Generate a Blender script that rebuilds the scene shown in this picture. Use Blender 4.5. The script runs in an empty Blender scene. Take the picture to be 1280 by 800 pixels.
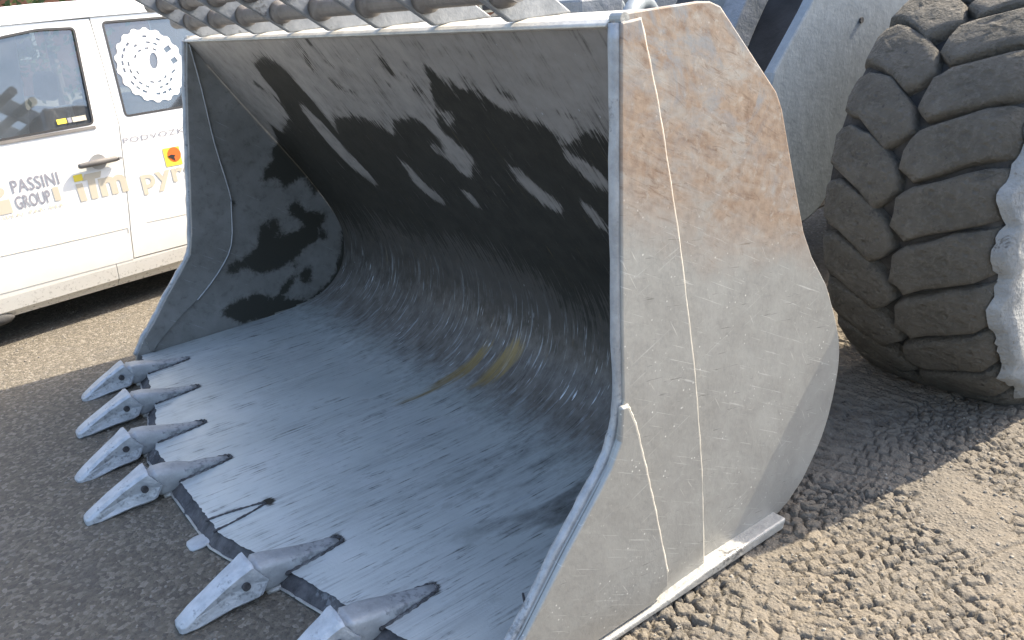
import bpy, bmesh, math, random
import numpy as np
from mathutils import Vector, Matrix
from mathutils.geometry import tessellate_polygon
R = math.radians
random.seed(7)
rng = np.random.default_rng(5)
S = bpy.context.scene
COL = S.collection

# ------------------------------------------------------------------ camera
cam_d = bpy.data.cameras.new('camera'); cam = bpy.data.objects.new('camera', cam_d); COL.objects.link(cam)
CAMP = dict(f=1053.19, loc=(1.358, -2.3838, 1.6), yaw=0.9632, pitch=0.3709, roll=-0.0957)
def cam_axes(yaw, pitch, roll):
    f = Vector((-math.sin(yaw)*math.cos(pitch), math.cos(yaw)*math.cos(pitch), -math.sin(pitch)))
    r0 = f.cross(Vector((0, 0, 1))).normalized(); u0 = r0.cross(f)
    return (math.cos(roll)*r0+math.sin(roll)*u0, -math.sin(roll)*r0+math.cos(roll)*u0, f)
r_, u_, f_ = cam_axes(CAMP['yaw'], CAMP['pitch'], CAMP['roll'])
M = Matrix((r_, u_, -f_)).transposed().to_4x4(); M.translation = Vector(CAMP['loc'])
cam.matrix_world = M
cam_d.sensor_width = 36; cam_d.lens = CAMP['f']/1280*36
cam_d.clip_start = .05; cam_d.clip_end = 3000
S.camera = cam
S.render.resolution_x = 1024; S.render.resolution_y = 640

# ------------------------------------------------------------------ light
SUN_AZ, SUN_EL = 7.6, 44.0      # azimuth from +Y towards +X
w = bpy.data.worlds.new('World'); S.world = w; w.use_nodes = True
nt = w.node_tree; bg = nt.nodes['Background']; sky = nt.nodes.new('ShaderNodeTexSky')
sky.sky_type = 'NISHITA'; sky.sun_disc = False
sky.sun_elevation = R(SUN_EL); sky.sun_rotation = R(SUN_AZ)
sky.air_density = 1.0; sky.dust_density = 3.0; sky.ozone_density = 0.35
nt.links.new(sky.outputs[0], bg.inputs[0]); bg.inputs[1].default_value = 0.15
sl = bpy.data.lights.new('sun', 'SUN'); so = bpy.data.objects.new('sun', sl); COL.objects.link(so)
sl.energy = 3.7; sl.angle = R(.5); sl.color = (1, .88, .70)
so.rotation_euler = Vector((math.sin(R(SUN_AZ))*math.cos(R(SUN_EL)), math.cos(R(SUN_AZ))*math.cos(R(SUN_EL)), math.sin(R(SUN_EL)))).to_track_quat('Z', 'Y').to_euler()
so.location = (4, 8, 9)
S.view_settings.view_transform = 'Standard'; S.view_settings.look = 'None'
S.view_settings.gamma = 1; S.view_settings.exposure = 1.68
try: S.view_settings.use_curve_mapping = False
except Exception: pass
S.render.engine = 'CYCLES'

# ------------------------------------------------------------------ helpers
def tag(o, label=None, cat=None, group=None, kind=None):
    if label: o['label'] = label
    if cat: o['category'] = cat
    if group: o['group'] = group
    if kind: o['kind'] = kind
    return o
def empty(name, loc=(0, 0, 0), rz=0, parent=None):
    o = bpy.data.objects.new(name, None); COL.objects.link(o); o.location = loc; o.rotation_euler = (0, 0, rz)
    o.empty_display_size = .1
    if parent: o.parent = parent
    return o
def mesh_obj(name, V, F, mat, parent=None, loc=(0, 0, 0), smooth=False, off=None, bevel=0, segs=2):
    me = bpy.data.meshes.new(name)
    V = np.array(V, float)
    if off is not None: V = V-np.array(off)
    me.from_pydata(V.tolist(), [], [list(f) for f in F]); me.update()
    o = bpy.data.objects.new(name, me); COL.objects.link(o)
    if mat: me.materials.append(mat)
    if parent: o.parent = parent
    o.location = loc
    if smooth:
        me.polygons.foreach_set('use_smooth', [True]*len(me.polygons))
    if bevel:
        m = o.modifiers.new('b', 'BEVEL'); m.width = bevel; m.segments = segs; m.limit_method = 'ANGLE'; m.angle_limit = R(35)
    return o
def recalc(o):
    bm = bmesh.new(); bm.from_mesh(o.data); bmesh.ops.recalc_face_normals(bm, faces=bm.faces); bm.to_mesh(o.data); bm.free(); return o
def box(x0, x1, y0, y1, z0, z1):
    V = [(x, y, z) for x in (x0, x1) for y in (y0, y1) for z in (z0, z1)]
    return V, [(0, 1, 3, 2), (4, 6, 7, 5), (0, 4, 5, 1), (2, 3, 7, 6), (0, 2, 6, 4), (1, 5, 7, 3)]
def prism_x(poly, x0, x1):
    n = len(poly); V = [(x0, y, z) for y, z in poly]+[(x1, y, z) for y, z in poly]
    F = [tuple(range(n)), tuple(range(2*n-1, n-1, -1))]+[(i, i+n, (i+1) % n+n, (i+1) % n) for i in range(n)]
    return V, F
def join(*parts):
    V, F = [], []
    for v, f in parts:
        k = len(V); V += list(v); F += [tuple(i+k for i in q) for q in f]
    return V, F
def tube(path, r, n=8, caps=True, rfun=None):
    P = [Vector(p) for p in path]; V, F = [], []
    up = Vector((0, 0, 1))
    for i, p in enumerate(P):
        t = (P[min(i+1, len(P)-1)]-P[max(i-1, 0)]).normalized()
        a = t.cross(up)
        if a.length < .1: a = t.cross(Vector((0, 1, 0)))
        a.normalize(); b = a.cross(t); rr = rfun(i) if rfun else r
        for k in range(n):
            w_ = 2*math.pi*k/n; V.append(tuple(p+rr*(math.cos(w_)*a+math.sin(w_)*b)))
    for i in range(len(P)-1):
        for k in range(n):
            F.append((i*n+k, i*n+(k+1) % n, (i+1)*n+(k+1) % n, (i+1)*n+k))
    if caps: F += [tuple(range(n-1, -1, -1)), tuple((len(P)-1)*n+k for k in range(n))]
    return V, F
def loft_y(secs, n=16, e=2.6):
    """sections (y, zc, hw, hh): superellipse rings along y"""
    V, F = [], []
    for (y, zc, hw, hh) in secs:
        for k in range(n):
            a = 2*math.pi*k/n; c, s = math.cos(a), math.sin(a)
            V.append((hw*math.copysign(abs(c)**(2/e), c), y, zc+hh*math.copysign(abs(s)**(2/e), s)))
    for i in range(len(secs)-1):
        for k in range(n): F.append((i*n+k, i*n+(k+1) % n, (i+1)*n+(k+1) % n, (i+1)*n+k))
    F += [tuple(range(n-1, -1, -1)), tuple((len(secs)-1)*n+k for k in range(n))]
    return V, F
def lathe_x(prof, n=64, x0=0):
    """profile of (x, r) revolved round the X axis"""
    V, F = [], []; m = len(prof)
    for k in range(n):
        a = 2*math.pi*k/n
        for x, r in prof: V.append((x+x0, r*math.cos(a), r*math.sin(a)))
    for k in range(n):
        for i in range(m-1): F.append((k*m+i, k*m+i+1, ((k+1) % n)*m+i+1, ((k+1) % n)*m+i))
    return V, F
def smooth_poly(P, n=6, closed=True):
    P = [np.array(p, float) for p in P]; N = len(P); o = []
    for i in range(N if closed else N-1):
        a, b, c, d = [P[(i+k-1) % N] if closed else P[min(max(i+k-1, 0), N-1)] for k in range(4)]
        for k in range(n):
            t = k/n; o.append(tuple(.5*(2*b+(c-a)*t+(2*a-5*b+4*c-d)*t*t+(3*b-a-3*c+d)*t**3)))
    if not closed: o.append(tuple(P[-1]))
    return o
def vnoise(x, y, seed=0):
    """smooth value noise on numpy arrays"""
    xi = np.floor(x).astype(np.int64); yi = np.floor(y).astype(np.int64); fx = x-xi; fy = y-yi
    fx = fx*fx*(3-2*fx); fy = fy*fy*(3-2*fy)
    def h(a, b):
        v = (a*374761393+b*668265263+seed*1442695041) & 0xffffffff
        v = ((v ^ (v >> 13))*1274126177) & 0xffffffff
        return ((v ^ (v >> 16)) & 0xffff)/65535.
    return (h(xi, yi)*(1-fx)+h(xi+1, yi)*fx)*(1-fy)+(h(xi, yi+1)*(1-fx)+h(xi+1, yi+1)*fx)*fy
def fbm(x, y, o=4, seed=0):
    s = 0; a = .5; w = 0
    for k in range(o): s = s+a*vnoise(x*2**k, y*2**k, seed+k*17); w += a; a *= .5
    return s/w
def inpoly(px, py, poly):
    r = np.zeros(px.shape, bool); n = len(poly)
    for i in range(n):
        x0, y0 = poly[i]; x1, y1 = poly[(i+1) % n]
        if y0 == y1: continue
        c = ((y0 > py) != (y1 > py)) & (px < (x1-x0)*(py-y0)/(y1-y0)+x0); r ^= c
    return r

# ------------------------------------------------------------------ materials
class NT:
    def __init__(s, name):
        s.m = bpy.data.materials.new(name); s.m.use_nodes = True; s.t = s.m.node_tree; s.b = s.t.nodes['Principled BSDF']
        s.tc = s.t.nodes.new('ShaderNodeTexCoord')
    def n(s, ty, **k):
        o = s.t.nodes.new(ty)
        for a, v in k.items(): setattr(o, a, v)
        return o
    def put(s, sock, v):
        if isinstance(v, bpy.types.NodeSocket): s.t.links.new(v, sock)
        elif v is not None:
            if hasattr(sock, 'default_value') and hasattr(sock.default_value, '__len__') and not hasattr(v, '__len__'): v = (v, v, v)
            if hasattr(v, '__len__') and hasattr(sock.default_value, '__len__') and len(sock.default_value) == 4 and len(v) == 3: v = (*v, 1)
            sock.default_value = v
    def obj(s, scale=(1, 1, 1), rot=(0, 0, 0), src='Object'):
        m = s.n('ShaderNodeMapping'); s.t.links.new(s.tc.outputs[src], m.inputs[0]); m.inputs['Scale'].default_value = scale; m.inputs['Rotation'].default_value = rot
        return m.outputs[0]
    def rotscale(s, rot, scale):
        m = s.n('ShaderNodeMapping'); s.t.links.new(s.tc.outputs['Object'], m.inputs[0]); m.inputs['Rotation'].default_value = rot
        m2 = s.n('ShaderNodeMapping'); s.t.links.new(m.outputs[0], m2.inputs[0]); m2.inputs['Scale'].default_value = scale
        return m2.outputs[0]
    def noise(s, vec, scale, detail=4, rough=.55, dist=0):
        o = s.n('ShaderNodeTexNoise'); s.put(o.inputs['Vector'], vec); o.inputs['Scale'].default_value = scale; o.inputs['Detail'].default_value = detail
        o.inputs['Roughness'].default_value = rough; o.inputs['Distortion'].default_value = dist; return o.outputs['Fac']
    def vor(s, vec, scale, feature='F1', out='Distance', rnd=1):
        o = s.n('ShaderNodeTexVoronoi', feature=feature); s.put(o.inputs['Vector'], vec); o.inputs['Scale'].default_value = scale; o.inputs['Randomness'].default_value = rnd
        return o.outputs[out]
    def ramp(s, fac, stops):
        o = s.n('ShaderNodeValToRGB'); s.put(o.inputs[0], fac); e = o.color_ramp.elements
        while len(e) < len(stops): e.new(.5)
        for k, (p, c) in enumerate(stops):
            e[k].position = p; c = (c, c, c) if not hasattr(c, '__len__') else c; e[k].color = (*c, 1)
        return o.outputs[0]
    def mr(s, v, a, b, c=0, d=1):
        o = s.n('ShaderNodeMapRange'); s.put(o.inputs[0], v); 
        for i, q in enumerate((a, b, c, d)): s.put(o.inputs[1+i], q)
        return o.outputs[0]
    def mix(s, f, a, b, blend='MIX'):
        o = s.n('ShaderNodeMix', data_type='RGBA', blend_type=blend); s.put(o.inputs[0], f); s.put(o.inputs[6], a); s.put(o.inputs[7], b); return o.outputs[2]
    def math(s, op, a, b=None, clamp=False):
        o = s.n('ShaderNodeMath', operation=op, use_clamp=clamp); s.put(o.inputs[0], a)
        if b is not None: s.put(o.inputs[1], b)
        return o.outputs[0]
    def attr(s, name): return s.n('ShaderNodeAttribute', attribute_name=name).outputs['Fac']
    def sep(s, vec):
        o = s.n('ShaderNodeSeparateXYZ'); s.put(o.inputs[0], vec); return o.outputs
    def bump(s, h, strength, dist, nrm=None):
        o = s.n('ShaderNodeBump'); s.put(o.inputs['Height'], h); o.inputs['Strength'].default_value = strength; o.inputs['Distance'].default_value = dist
        if nrm is not None: s.put(o.inputs['Normal'], nrm)
        s.t.links.new(o.outputs[0], s.b.inputs['Normal']); return o.outputs[0]
    def out(s, col=None, rough=None, metal=None, spec=None):
        s.put(s.b.inputs['Base Color'], col); s.put(s.b.inputs['Roughness'], rough)
        if metal is not None: s.put(s.b.inputs['Metallic'], metal)
        if spec is not None: s.put(s.b.inputs['Specular IOR Level'], spec)
        return s.m
def simple(name, col, rough=.6, metal=0, var=.15, scale=8, bump=0):
    t = NT(name); v = t.obj(); n = t.noise(v, scale, 5)
    c = t.mix(t.mr(n, .3, .7), tuple(x*(1-var) for x in col), tuple(min(1, x*(1+var)) for x in col))
    if bump: t.bump(t.noise(v, scale*6, 5), bump, .004)
    return t.out(c, rough, metal)

def steel_plate():
    t = NT('scratched side plate steel'); v = t.obj(); X, Y, Z = t.sep(v)
    big = t.noise(v, 2.2, 5); mid = t.noise(v, 11, 6, .6, .4); fine = t.noise(v, 90, 4, .6)
    base = t.mix(t.mr(big, .3, .7), (.325, .332, .322), (.385, .395, .388))
    base = t.mix(t.math('MULTIPLY', t.mr(mid, .35, .7), .5), base, (.22, .22, .215))
    base = t.mix(t.mr(fine, .3, .75, 0, .45), base, (.42, .42, .40))
    # long fine scratches, two sets
    for rot, sc, th, amt, cc in ((R(28), (1, 3.5, 130), .66, .55, (.62, .63, .62)), (R(-20), (1, 3, 150), .68, .5, (.55, .56, .56)), (R(62), (1, 4, 110), .70, .6, (.66, .66, .64)), (R(10), (1, 5, 120), .69, .7, (.13, .13, .125))):
        s_ = t.noise(t.rotscale((rot, 0, 0), sc), 1.6, 3, .6)
        base = t.mix(t.mr(s_, th, th+.03, 0, amt), base, cc)
    # chips: white specks
    d = t.vor(v, 55); msk = t.mr(t.noise(v, 16, 2), .52, .62)
    base = t.mix(t.math('MULTIPLY', t.mr(d, .10, .16, .9, 0), msk), base, (.72, .72, .7))
    # dried clay and rust on the upper part of the plate
    zz = t.math('ADD', Z, t.math('MULTIPLY', t.math('SUBTRACT', t.noise(t.obj((1, 1, 1)), 3.2, 6, .62), .5), .38)); zz = t.math('ADD', zz, t.math('MULTIPLY', t.math('ADD', Y, .15), .42))
    up = t.mr(zz, 1.0, 1.22)
    streak = t.noise(t.rotscale((R(22), 0, 0), (1, 2.2, 9)), 3.2, 7, .68, .8)
    patch = t.noise(v, 5.5, 6, .62, 1.2)
    rust = t.mix(t.mr(streak, .38, .66), (.25, .182, .130), (.175, .105, .064))
    rust = t.mix(t.mr(t.noise(v, 40, 5), .3, .7, 0, .5), rust, (.44, .34, .25))
    f1 = t.math('MULTIPLY', up, t.mr(t.math('ADD', patch, t.math('MULTIPLY', streak, .6)), .58, .84, .25, .95))
    base = t.mix(f1, base, rust)
    dk = t.noise(t.rotscale((R(30), 0, 0), (1, 3, 14)), 3.6, 7, .72, 1.4)
    base = t.mix(t.math('MULTIPLY', up, t.mr(dk, .55, .68, 0, .75)), base, (.13, .075, .045))
    base = t.mix(t.math('MULTIPLY', up, t.mr(t.noise(v, 28, 5, .7), .58, .68, 0, .55)), base, (.40, .38, .34))
    blu = t.math('MULTIPLY', t.mr(zz, 1.2, 1.45), t.mr(t.noise(v, 6.5, 8, .72, 1.8), .47, .62, 0, .8))
    base = t.mix(blu, base, (.225, .245, .265))
    low = t.mr(Z, .12, .0, 0, .5); base = t.mix(low, base, (.24, .22, .19))
    t.bump(t.math('ADD', t.noise(v, 60, 5, .6), mid), .22, .003)
    rough = t.mix(up, .46, .72)
    met = t.math('SUBTRACT', .55, t.math('MULTIPLY', f1, .5))
    return t.out(base, t.mr(fine, .2, .8, .42, .6), met)

def steel_inside():
    t = NT('wet stained bucket steel'); v = t.obj(); X, Y, Z = t.sep(v)
    wet = t.attr('wet'); yel = t.attr('yellow'); fl = t.attr('flat')
    # streaks run down the sheet / fore and aft on the floor
    st = t.noise(t.obj((60, 2.2, 2.2)), 1, 6, .62, .25); st2 = t.noise(t.obj((150, 3, 3)), 1, 3, .6)
    big = t.noise(v, 1.6, 4); mid = t.noise(v, 14, 6, .6)
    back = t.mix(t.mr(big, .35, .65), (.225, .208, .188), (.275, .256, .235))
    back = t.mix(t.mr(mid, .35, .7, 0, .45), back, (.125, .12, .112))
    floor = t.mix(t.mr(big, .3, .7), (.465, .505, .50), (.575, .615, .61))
    pm = t.mr(t.noise(t.obj((3, 1.2, 1.2)), 1.5, 4, .6, .6), .36, .62)
    floor = t.mix(t.math('MULTIPLY', pm, t.mr(st, .40, .66, 0, .5)), floor, (.32, .345, .35))
    floor = t.mix(t.math('MULTIPLY', pm, t.mr(st2, .60, .70, 0, .55)), floor, (.11, .115, .13))
    gg = t.noise(t.obj((34, 6, 6), (0, 0, R(-5))), 1, 6, .7, .5)
    floor = t.mix(t.math('MULTIPLY', t.mr(gg, .61, .67, 0, .8), t.mr(t.noise(v, 2.6, 3), .48, .6)), floor, (.075, .078, .085))
    floor = t.mix(t.mr(t.noise(v, 5, 6, .65), .5, .75, 0, .45), floor, (.62, .64, .65))
    floor = t.mix(t.mr(t.noise(t.obj((110, 3.5, 3.5), (0, 0, R(4))), 1, 3, .6), .64, .70, 0, .55), floor, (.55, .60, .66))
    flx = t.math('ADD', fl, t.math('MULTIPLY', t.math('SUBTRACT', st, .5), .9))
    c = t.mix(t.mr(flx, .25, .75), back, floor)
    # light scrapes on the bend
    sc = t.noise(t.obj((75, 6, 6), (0, 0, R(6))), 1, 4, .62); bend = t.attr('bend')
    c = t.mix(t.math('MULTIPLY', t.mr(sc, .60, .68), t.math('MULTIPLY', bend, .7)), c, (.42, .45, .48))
    mott = t.noise(t.obj((1, .6, .6)), 26, 6, .7)
    c = t.mix(t.math('MULTIPLY', t.mr(mott, .50, .62), t.math('MULTIPLY', bend, .55)), c, (.20, .165, .14))
    # white specks and nicks
    d = t.vor(t.obj((1, .45, .45)), 38); c = t.mix(t.math('MULTIPLY', t.mr(d, .05, .09, .8, 0), t.mr(t.noise(v, 7, 2), .5, .6)), c, (.45, .47, .5))
    st3 = t.noise(t.obj((95, 5, 5), (R(3), 0, 0)), 1, 5, .65, .3)
    ww = t.math('ADD', wet, t.math('MULTIPLY', t.math('SUBTRACT', st3, .5), 2.3))
    ww = t.math('ADD', ww, t.math('MULTIPLY', t.math('SUBTRACT', mid, .5), 1.1))
    wf = t.mr(ww, .34, .66)
    thin = t.mr(st3, .62, .74, 0, .6); 
    hd = t.math('MULTIPLY', t.mr(t.math('ADD', t.attr('damp'), t.math('MULTIPLY', t.math('SUBTRACT', mott, .5), .8)), .10, .95), .93)
    wet_c = t.mix(t.mr(mid, .3, .7), (.020, .019, .015), (.034, .032, .026)); wet_c = t.mix(t.mr(st3, .62, .78, 0, .5), wet_c, (.07, .066, .06))
    c = t.mix(hd, c, t.mix(t.mr(mid, .3, .7), (.030, .027, .022), (.062, .056, .048)))
    c = t.mix(t.math('MULTIPLY', t.mr(sc, .57, .66), t.math('MULTIPLY', bend, .55)), c, (.36, .39, .41))
    tick = t.noise(t.obj((130, 9, 9), (0, 0, R(8))), 1, 2, .5); tm = t.noise(v, 6, 3)
    c = t.mix(t.math('MULTIPLY', t.math('MULTIPLY', t.mr(tick, .67, .71), t.mr(tm, .5, .58)), t.mr(bend, .15, .7)), c, (.62, .66, .70))
    c = t.mix(t.math('MULTIPLY', t.mr(t.vor(t.obj((1, .4, .4)), 30), .04, .07, .8, 0), t.mr(t.noise(v, 9, 2), .56, .64)), c, (.45, .48, .5))
    c = t.mix(t.mr(ww, .12, .46, 0, .5), c, (.07, .062, .052))
    c = t.mix(wf, c, wet_c)
    yf = t.math('MULTIPLY', t.mr(t.math('ADD', yel, t.math('MULTIPLY', t.math('SUBTRACT', t.noise(t.obj((80, 4, 4)), 1, 6, .75), .5), 3.2)), .40, 1.1), .75)
    c = t.mix(yf, c, (.27, .19, .06))
    t.bump(t.math('ADD', t.math('MULTIPLY', st, 1.0), t.noise(v, 120, 4, .6)), .25, .002)
    rough = t.mix(wf, t.mr(mid, .3, .7, .40, .55), .62)
    met = t.math('MULTIPLY', t.mr(flx, .2, .8, .08, .38), t.math('SUBTRACT', 1, wf))
    return t.out(c, rough, met, t.mr(t.math('MAXIMUM', wf, t.math('MULTIPLY', hd, .9)), 0, 1, .5, .15))

def steel_liner(name, b0, b1):
    t = NT(name); v = t.obj(); wet = t.attr('wet'); mid = t.noise(v, 13, 6, .6)
    c = t.mix(t.mr(t.noise(v, 3, 4), .3, .7), b0, b1)
    c = t.mix(t.mr(mid, .4, .7, 0, .4), c, tuple(x*.6 for x in b0))
    c = t.mix(t.mr(t.noise(t.rotscale((R(35), 0, 0), (1, 4, 110)), 1.6, 3), .68, .71, 0, .5), c, (.4, .42, .45))
    ww = t.math('ADD', wet, t.math('MULTIPLY', t.math('SUBTRACT', t.noise(v, 26, 6, .72, .4), .5), 1.9))
    wf = t.mr(ww, .38, .66); c = t.mix(t.mr(ww, .10, .5, 0, .6), c, (.075, .072, .062)); c = t.mix(wf, c, (.028, .028, .022))
    t.bump(t.noise(v, 80, 5), .3, .003)
    return t.out(c, .5, t.math('MULTIPLY', .35, t.math('SUBTRACT', 1, wf)))

def steel_worn(name, col, col2, metal=.5, rough=.5, bump=.5, spots=(.06, .06, .065)):
    t = NT(name); v = t.obj(); n = t.noise(v, 20, 6, .65); n2 = t.noise(v, 70, 5, .6); n3 = t.noise(v, 8, 4)
    c = t.mix(t.mr(n, .35, .65), col, col2)
    if spots: c = t.mix(t.mr(t.math('ADD', t.math('MULTIPLY', n3, .6), t.math('MULTIPLY', n2, .4)), .57, .63, 0, .8), c, spots)
    t.bump(t.math('ADD', n, t.math('MULTIPLY', n2, .6)), bump, .006)
    return t.out(c, rough, metal)

def mud_rubber():
    t = NT('muddy tyre rubber'); v = t.obj(); n = t.noise(v, 9, 6, .65); n2 = t.noise(v, 55, 6, .7)
    c = t.mix(t.mr(n, .3, .7), (.088, .080, .064), (.155, .143, .120))
    c = t.mix(t.mr(n2, .5, .72, 0, .6), c, (.21, .198, .172))
    c = t.mix(t.mr(t.noise(v, 24, 6, .7), .60, .70, 0, .8), c, (.035, .034, .033))
    t.bump(t.math('ADD', t.math('ADD', t.math('MULTIPLY', n, 2), n2), t.mr(t.vor(v, 22), 0, .25, -.5, 0)), 1, .028)
    return t.out(c, .85, 0)
def groove_rubber():
    t = NT('rubber darkened for shade between the lugs'); v = t.obj(); n = t.noise(v, 14, 6, .65)
    t.bump(t.noise(v, 60, 5), .8, .008)
    return t.out(t.mix(t.mr(n, .35, .65), (.022, .021, .021), (.055, .052, .047)), .85, 0)  # rubber tone lowered, putting the shade of the tread gaps into the colour

def ground_mat():
    t = NT('dirty gravelly asphalt'); v = t.obj(); X, Y, Z = t.sep(v)
    big = t.noise(v, .8, 5); mid = t.noise(v, 5, 6, .6); sp = t.vor(v, 75, out='Color'); spd = t.vor(v, 75)
    sepc = t.n('ShaderNodeSeparateColor'); t.put(sepc.inputs[0], sp); rnd = sepc.outputs[0]
    c = t.mix(t.mr(big, .3, .7), (.128, .112, .088), (.165, .145, .113))
    grav = t.ramp(rnd, [(0, (.06, .056, .05)), (.35, (.125, .110, .086)), (.7, (.185, .163, .128)), (1, (.36, .33, .28))])
    c = t.mix(.55, c, grav)
    c = t.mix(t.mr(t.noise(v, 160, 4, .7), .3, .75, 0, .5), c, (.10, .092, .08))
    c = t.mix(t.mr(mid, .52, .68, 0, .45), c, (.105, .098, .088))
    mud = t.attr('mud'); mc = t.mix(t.mr(t.noise(v, 7, 6, .6), .3, .7), (.190, .163, .127), (.138, .120, .095))
    mc = t.mix(t.mr(t.noise(v, 130, 5, .7), .52, .72, 0, .5), mc, (.12, .108, .09))
    mc = t.mix(t.mr(t.noise(v, 45, 5, .7), .60, .70, 0, .5), mc, (.29, .268, .232))
    c = t.mix(t.math('MULTIPLY', mud, .85), c, mc)
    dmp = t.attr('damp'); c = t.mix(t.math('MULTIPLY', dmp, .75), c, (.085, .088, .088))
    h = t.math('ADD', t.math('MULTIPLY', t.mr(spd, 0, .5, 1, 0), 1.0), t.noise(v, 190, 3, .7))
    t.bump(h, .75, .006)
    return t.out(c, .85, 0, .3)

PLATE = steel_plate(); INSIDE = steel_inside(); LINER = steel_liner('inner side plate steel', (.20, .20, .19), (.255, .257, .25))
FRONTST = steel_worn('worn front edge steel', (.27, .285, .30), (.40, .42, .44), .4, .5, .5, (.16, .17, .18))
TOOTH = steel_worn('worn tooth steel', (.36, .39, .42), (.50, .53, .56), .4, .5, .7, (.20, .215, .23))
ADAPT = steel_worn('adapter steel', (.32, .34, .355), (.43, .455, .475), .35, .5, .5, (.19, .20, .21))
DARKST = steel_worn('dark scaled steel', (.035, .035, .038), (.10, .10, .105), .2, .7, 1, (.17, .18, .19))
BRIGHT = steel_worn('polished edge steel', (.44, .42, .38), (.60, .58, .52), .25, .5, .3, None)
LIPM = steel_worn('rubbed bottom lip steel', (.30, .30, .29), (.42, .42, .40), .4, .5, .7)
GUARD = steel_worn('dusty guard steel', (.21, .225, .24), (.29, .305, .32), .35, .55, .3, (.10, .10, .10))
GUARDP = steel_worn('dusty guard pipe steel', (.16, .145, .135), (.22, .205, .19), .1, .6, .4, (.10, .10, .10))
ARM = steel_worn('blue grey painted arm steel', (.16, .19, .215), (.20, .235, .265), .1, .6, .25, None)
LINK = steel_worn('blue grey linkage steel', (.15, .17, .19), (.22, .24, .27), .1, .6, .6, None)
MACHINE = steel_worn('machine yellow paint', (.55, .33, .05), (.62, .38, .06), 0, .5, .2, (.2, .15, .1))
FRAMEM = simple('dark frame steel', (.05, .05, .052), .7, 0, .3, 10, .4)
RUB = mud_rubber(); GROOVE = groove_rubber(); GROUND = ground_mat()
def dried_mud():
    t = NT('dried grey mud'); v = t.obj(); n = t.noise(v, 12, 6, .65); cr = t.noise(v, 6, 6, .7, 1.5)
    c = t.mix(t.mr(n, .3, .7), (.20, .21, .215), (.29, .30, .30))
    c = t.mix(t.mr(cr, .60, .64, 0, .8), c, (.09, .086, .08))
    c = t.mix(t.mr(t.noise(v, 45, 5, .7), .62, .68, 0, .8), c, (.15, .145, .135))
    t.bump(t.math('ADD', t.math('MULTIPLY', n, 1.5), t.noise(v, 70, 4)), .8, .01)
    return t.out(c, .9, 0)
DMUD = dried_mud()
def van_paint():
    t = NT('white van paint'); v = t.obj(); X, Y, Z = t.sep(v)
    zn = t.math('ADD', Z, t.math('MULTIPLY', t.math('SUBTRACT', t.noise(v, 5, 5, .6), .5), .25))
    c = t.mix(t.mr(zn, .50, .24, 0, .42), (.82, .82, .80), (.55, .50, .40))
    c = t.mix(t.math('MULTIPLY', t.mr(t.noise(v, 60, 5, .7), .55, .68), t.mr(Z, .32, .18, 0, .9)), c, (.16, .14, .11))
    return t.out(c, .32, 0)
PAINT = van_paint()
BLACKP = simple('black plastic', (.03, .03, .032), .5)
GREYP = simple('grey handle plastic', (.16, .15, .14), .5)
SILV = simple('silver lock metal', (.55, .55, .55), .35, .6)
GAP = simple('dark gap rubber', (.09, .085, .08), .8)
SEAT = simple('dark seat cloth', (.06, .06, .065), .9, 0, .3, 20)
TAN = simple('tan logo print', (.56, .51, .41), .5, 0, .04)
GREYT = simple('grey logo print', (.28, .28, .32), .5, 0, .06)
PALET = simple('pale grey logo print', (.56, .55, .56), .5, 0, .04)
YELP = simple('yellow print', (.85, .68, .08), .5, 0, .04)
ORP = simple('orange red print', (.80, .16, .03), .5, 0, .04)
WHP = simple('white decal film', (.80, .81, .82), .5, 0, .02)
def glass():
    t = NT('tinted window glass'); nt = t.t; nt.nodes.remove(t.b)
    tr = t.n('ShaderNodeBsdfTransparent'); tr.inputs[0].default_value = (.62, .68, .70, 1)
    gl = t.n('ShaderNodeBsdfGlossy'); gl.inputs[0].default_value = (.9, .95, 1, 1); gl.inputs['Roughness'].default_value = .03
    fr = t.n('ShaderNodeFresnel'); fr.inputs[0].default_value = 1.5
    mx = t.n('ShaderNodeMixShader'); f = t.math('ADD', t.math('MULTIPLY', fr.outputs[0], 1.2), .05)
    nt.links.new(f, mx.inputs[0]); nt.links.new(tr.outputs[0], mx.inputs[1]); nt.links.new(gl.outputs[0], mx.inputs[2])
    df = t.n('ShaderNodeBsdfDiffuse'); df.inputs[0].default_value = (.62, .66, .70, 1); m2 = t.n('ShaderNodeMixShader'); nz = t.mr(t.noise(t.obj(), 5, 4), .3, .7, .04, .11); nt.links.new(nz, m2.inputs[0]); nt.links.new(mx.outputs[0], m2.inputs[1]); nt.links.new(df.outputs[0], m2.inputs[2])
    nt.links.new(m2.outputs[0], nt.nodes['Material Output'].inputs[0]); return t.m
GLASS = glass()

MAIN=[(-2.836,0.524),(-2.778,0.562),(-2.475,0.444),(-2.428,0.323),(-2.496,0.28),(-2.603,0.252),(-2.524,0.227),(-2.445,0.306),(-2.444,0.371),(-2.373,0.302),(-2.39,0.223),(-2.35,0.135),(-2.151,0.092),(-2.078,0.124),(-2.049,0.18),(-2.033,0.295),(-2.031,0.424),(-2.064,0.527),(-1.961,0.418),(-1.824,0.395),(-1.709,0.378),(-1.566,0.395),(-1.511,0.462),(-1.406,0.375),(-1.218,0.35),(-1.187,0.393),(-1.164,0.446),(-1.05,0.313),(-0.949,0.183),(-0.86,0.198),(-0.717,0.213),(-0.65,0.271),(-0.586,0.299),(-0.505,0.316),(-0.461,0.364),(-0.478,0.401),(-0.295,0.318),(-0.253,0.365),(-0.61,0.928),(-0.93,1.014),(-1.567,1.175),(-2.17,1.264),(-2.898,1.357),(-2.932,1.168),(-2.835,0.901),(-3.04,0.7)]
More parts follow.
